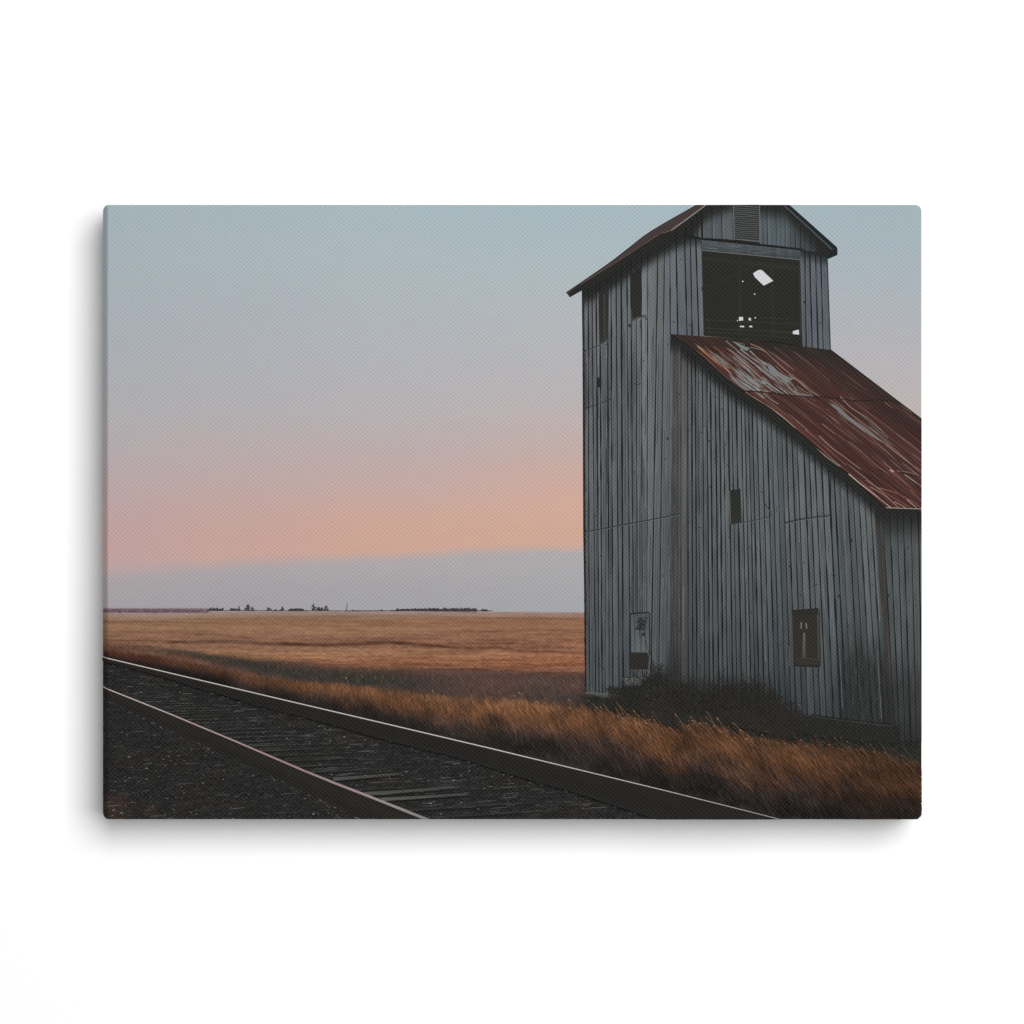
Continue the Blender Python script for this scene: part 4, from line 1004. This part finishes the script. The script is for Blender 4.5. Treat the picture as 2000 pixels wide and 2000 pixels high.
# ------------------------------------------------------------------ dark brush against the wall
def build_bush():
    B = Ink(13)
    topc = curve([(a, b + (12 if 1255 < a < 1540 else 4)) for a, b in [(1195, 1372), (1235, 1362), (1252, 1346), (1268, 1318), (1290, 1314), (1318, 1330), (1345, 1338), (1390, 1342), (1430, 1334), (1470, 1332), (1505, 1348), (1530, 1372), (1560, 1396)]])
    botc = curve([(1195, 1362), (1260, 1400), (1330, 1426), (1420, 1414), (1560, 1446)])
    xs = np.arange(1195, 1561, 5.0); B.begin()
    for i in range(len(xs) - 1):
        a, b = xs[i], xs[i + 1]
        ya, yb = topc(a) + 16 * (vnoise(a / 6, 0, 5) - 0.3) + 36, topc(b) + 16 * (vnoise(b / 6, 0, 5) - 0.3) + 36
        if botc(a) > ya + 2: B.poly([(a, ya), (b, yb), (b, max(yb + 1, botc(b))), (a, botc(a))], (40, 40, 36))
    B.end()
    for _ in range(5200):
        x = random.uniform(1190, 1566); y0 = float(topc(x)); y1 = float(botc(x))
        t = random.betavariate(1.0, 1.6); y = y0 - 6 + (y1 - y0) * t + random.gauss(0, 13)
        if x < 1268: y = max(y, 1347 if x < 1255 else 1332)
        l = random.uniform(3, 11); a = random.gauss(-1.57, 0.8)
        c = random.choice([(37, 37, 34), (42, 40, 37), (40, 39, 35), (46, 43, 39), (52, 47, 42)])
        B.stroke([(x, y), (x + l * math.cos(a), y + l * math.sin(a))], random.uniform(0.7, 1.6), 0.4, c, smooth=False)
    for _ in range(3000):
        x = random.uniform(1200, 1566); y0 = float(topc(x)) + 10; y1 = float(botc(x)) + 12; y = random.uniform(y0, y1)
        l = random.uniform(3, 12); a = random.gauss(-1.7, 0.5); k = random.gauss(-1, 6)
        B.stroke([(x, y), (x + l * math.cos(a), y + l * math.sin(a))], random.uniform(0.6, 1.4), 0.4, (40 + k, 39 + k, 35 + k), smooth=False)
    # bare twigs reaching up the wall
    for _ in range(170):
        x = random.choice([random.uniform(1225, 1310), random.uniform(1225, 1310), random.uniform(1310, 1540)]); y = float(topc(x)) + random.uniform(0, 10); l = random.uniform(12, 44 if x < 1310 else 24); a = random.gauss(-1.6, 0.5)
        k = random.gauss(0, 0.3)
        B.stroke([(x, y), (x + l * 0.5 * math.cos(a), y + l * 0.5 * math.sin(a)), (x + l * math.cos(a + k), y + l * math.sin(a + k))], random.uniform(0.5, 1.0), 0.3, random.choice([(44, 44, 42), (50, 51, 50), (38, 38, 36), (36, 36, 34)]))
    for _ in range(70):
        x = random.uniform(1190, 1300); y = random.uniform(1335, 1400); c = random.uniform(52, 84)
        B.stroke([(x, y), (x + random.uniform(-2, 3), y + random.uniform(0.5, 2))], random.uniform(0.6, 1.3), None, (c, c - 4, c - 10), smooth=False)
    B.build('printed_brush', M_DARK, root, 'printed dark scrubby bushes at the foot of the elevator wall')
build_bush()

# ------------------------------------------------------------------ blades of dry grass
def build_grass():
    G = Ink(15)
    items = []
    n = 0
    while n < 17500:
        x = random.uniform(215, 1815); T = float(GT(min(x, 1799))); Hh = float(GH(min(x, 1799)))
        s = random.betavariate(1.15, 1.5) * 1.25
        if random.random() < 0.5 and x < 520: continue
        y = T + s * Hh
        if y > R1(x) - 2: continue
        items.append((y, x, s, T, Hh)); n += 1
    items.sort()
    xx = np.array([min(i[1], 1799) for i in items]); yy = np.array([i[0] for i in items])
    cc = grass_col(xx, yy)
    lean = lambda x: np.interp(x, [200, 560, 760, 900, 1100, 1400, 1800], [0.05, 0.16, 0.34, 0.50, 0.62, 0.72, 0.80])
    for (y, x, s, T, Hh), c in zip(items, cc):
        l = np.interp(x, [200, 450, 600, 900, 1200, 1500, 1800], [4, 7, 13, 23, 31, 39, 42]) * random.uniform(0.45, 1.15)
        if s < 0.15: l *= 0.75
        if random.random() < 0.02 and s < 0.35 and x > 560: l *= 1.6
        a = lean(x) + random.gauss(0, 0.24)
        k = max(0.5, random.gauss(1.0, 0.20))
        if s > 0.85: k *= 0.95
        bx, by = x, y + l * 0.45
        mx, my = bx - math.sin(a * 0.8) * l * 0.55, by - math.cos(a * 0.8) * l * 0.55
        tx, ty = mx - math.sin(a * 1.25) * l * 0.45, my - math.cos(a * 1.25) * l * 0.45
        c0 = [v * k * 0.82 for v in c]; c1 = [c[0] * k * 1.05, c[1] * k * 1.05, c[2] * k * 1.02]
        w = random.uniform(0.5, 1.0) * np.interp(x, [200, 600, 1200], [0.7, 0.9, 1.1])
        w *= 1.0
        G.begin()
        G.poly([(bx - w / 2, by), (bx + w / 2, by), (mx + w * 0.4, my), (mx - w * 0.4, my)], [c0, c0, c1, c1])
        G.poly([(mx - w * 0.4, my), (mx + w * 0.4, my), (tx, ty)], [c1, c1, c1])
        G.end()
    # long single stalks with seed heads over the dark hollow
    for x0, x1, m in ((660, 900, 22), (900, 1130, 44), (1130, 1300, 52), (1330, 1480, 60), (1480, 1790, 84)):
        for _ in range(m):
            x = random.uniform(x0, x1); T = float(GT(x)); l = random.uniform(16, 40) * np.interp(x, [660, 1200, 1800], [0.7, 1.0, 1.3]); a = lean(x) * random.uniform(0.6, 1.1)
            y = T + random.uniform(6, 26)
            p = [(x, y), (x - math.sin(a) * l * 0.6, y - math.cos(a) * l * 0.6), (x - math.sin(a) * l * 0.6 - math.sin(a * 1.35) * l * 0.4, y - math.cos(a) * l * 0.6 - math.cos(a * 1.35) * l * 0.4)]
            c = random.choice([(134, 96, 66), (112, 76, 54), (150, 118, 88), (104, 70, 52)])
            f = 1.0 if x < 1500 else 0.82
            c = tuple(v * f for v in c)
            G.stroke(p, 0.9, 0.5, tuple(v * 0.75 for v in c), c)
            if random.random() < 0.6: G.stroke([p[2], (p[2][0] + (p[1][0] - p[2][0]) * 0.35, p[2][1] + (p[1][1] - p[2][1]) * 0.35)], 1.7, 0.8, tuple(min(200, v * 1.12) for v in c), smooth=False)
    # thin scattered blades in the hollow and at the field's edge
    for _ in range(1100):
        x = random.uniform(215, 1138); y = random.uniform(float(UD(x)) - 4, float(GT(x)) + 4)
        l = np.interp(x, [215, 600, 1138], [3, 7, 11]) * random.uniform(0.5, 1.2); a = lean(x) + random.gauss(0, 0.22)
        t = (y - UD(x)) / max(6, GT(x) - UD(x))
        c = np.array([112, 82, 62]) * (1 - t) + np.array([72, 58, 51]) * t; k = random.gauss(0.95, 0.2)
        G.stroke([(x, y), (x - math.sin(a) * l, y - math.cos(a) * l)], random.uniform(0.6, 1.1), 0.3, [v * k for v in c], smooth=False)
    # dry tufts in the gravel corner
    for _ in range(160):
        cx, cy = random.choice([(226, 1580), (226, 1580), (296, 1586)])
        x = random.gauss(cx, 13); y = random.gauss(cy, 14); l = random.uniform(4, 10); a = random.gauss(0, 0.7)
        G.stroke([(x, y), (x + math.sin(a) * l, y - math.cos(a) * l)], 0.9, 0.3, random.choice([(74, 52, 42), (60, 46, 39), (88, 58, 46), (46, 40, 36)]), smooth=False)
    o = G.build('printed_dry_grass', M_LAND, root, 'printed bank of long orange brown dry grass leaning left')
    o['kind'] = 'stuff'
build_grass()
build_track()

# ------------------------------------------------------------------ wall
me = bpy.data.meshes.new('wall')
me.from_pydata([(-4, 0, -3), (4, 0, -3), (4, 0, 3), (-4, 0, 3), (-4, 0.1, -3), (4, 0.1, -3), (4, 0.1, 3), (-4, 0.1, 3)], [],
               [(0, 1, 2, 3), (5, 4, 7, 6), (1, 5, 6, 2), (4, 0, 3, 7), (3, 2, 6, 7), (4, 5, 1, 0)])
wall = link('wall', me, wall_material(), None); wall['kind'] = 'structure'
# the print is placed by its lower edge
root.location = (0, 0, 0)

# ------------------------------------------------------------------ light: one big soft box up to the right
la = bpy.data.lights.new('soft_box', 'AREA'); la.shape = 'RECTANGLE'
LD = 5.0
la.size = 0.90 * LD; la.size_y = 0.90 * LD
la.energy = 566.0
la.color = (1.0, 1.0, 1.0)
lo = bpy.data.objects.new('soft_box', la); COL.objects.link(lo)
lo.location = (0.395 * LD, -LD, 0.31 * LD); lo.rotation_euler = (math.radians(90), 0, 0)
w = bpy.data.worlds.new('World'); scene.world = w; w.use_nodes = True
w.node_tree.nodes['Background'].inputs[0].default_value = (1, 1, 1, 1)
w.node_tree.nodes['Background'].inputs[1].default_value = 0.02

# ------------------------------------------------------------------ camera
cam = bpy.data.cameras.new('camera'); cam.sensor_width = 36.0
CD = 1.6
cam.lens = 36.0 * CD / (2000 * U); cam.clip_start = 0.3; cam.clip_end = 50
co_ = bpy.data.objects.new('camera', cam); COL.objects.link(co_)
co_.location = (0, -DEPTH - CD, 0); co_.rotation_euler = (math.radians(90), 0, 0)
scene.camera = co_

vs = scene.view_settings
vs.view_transform = 'Standard'; vs.look = 'None'; vs.exposure = 0; vs.gamma = 1; vs.use_curve_mapping = False
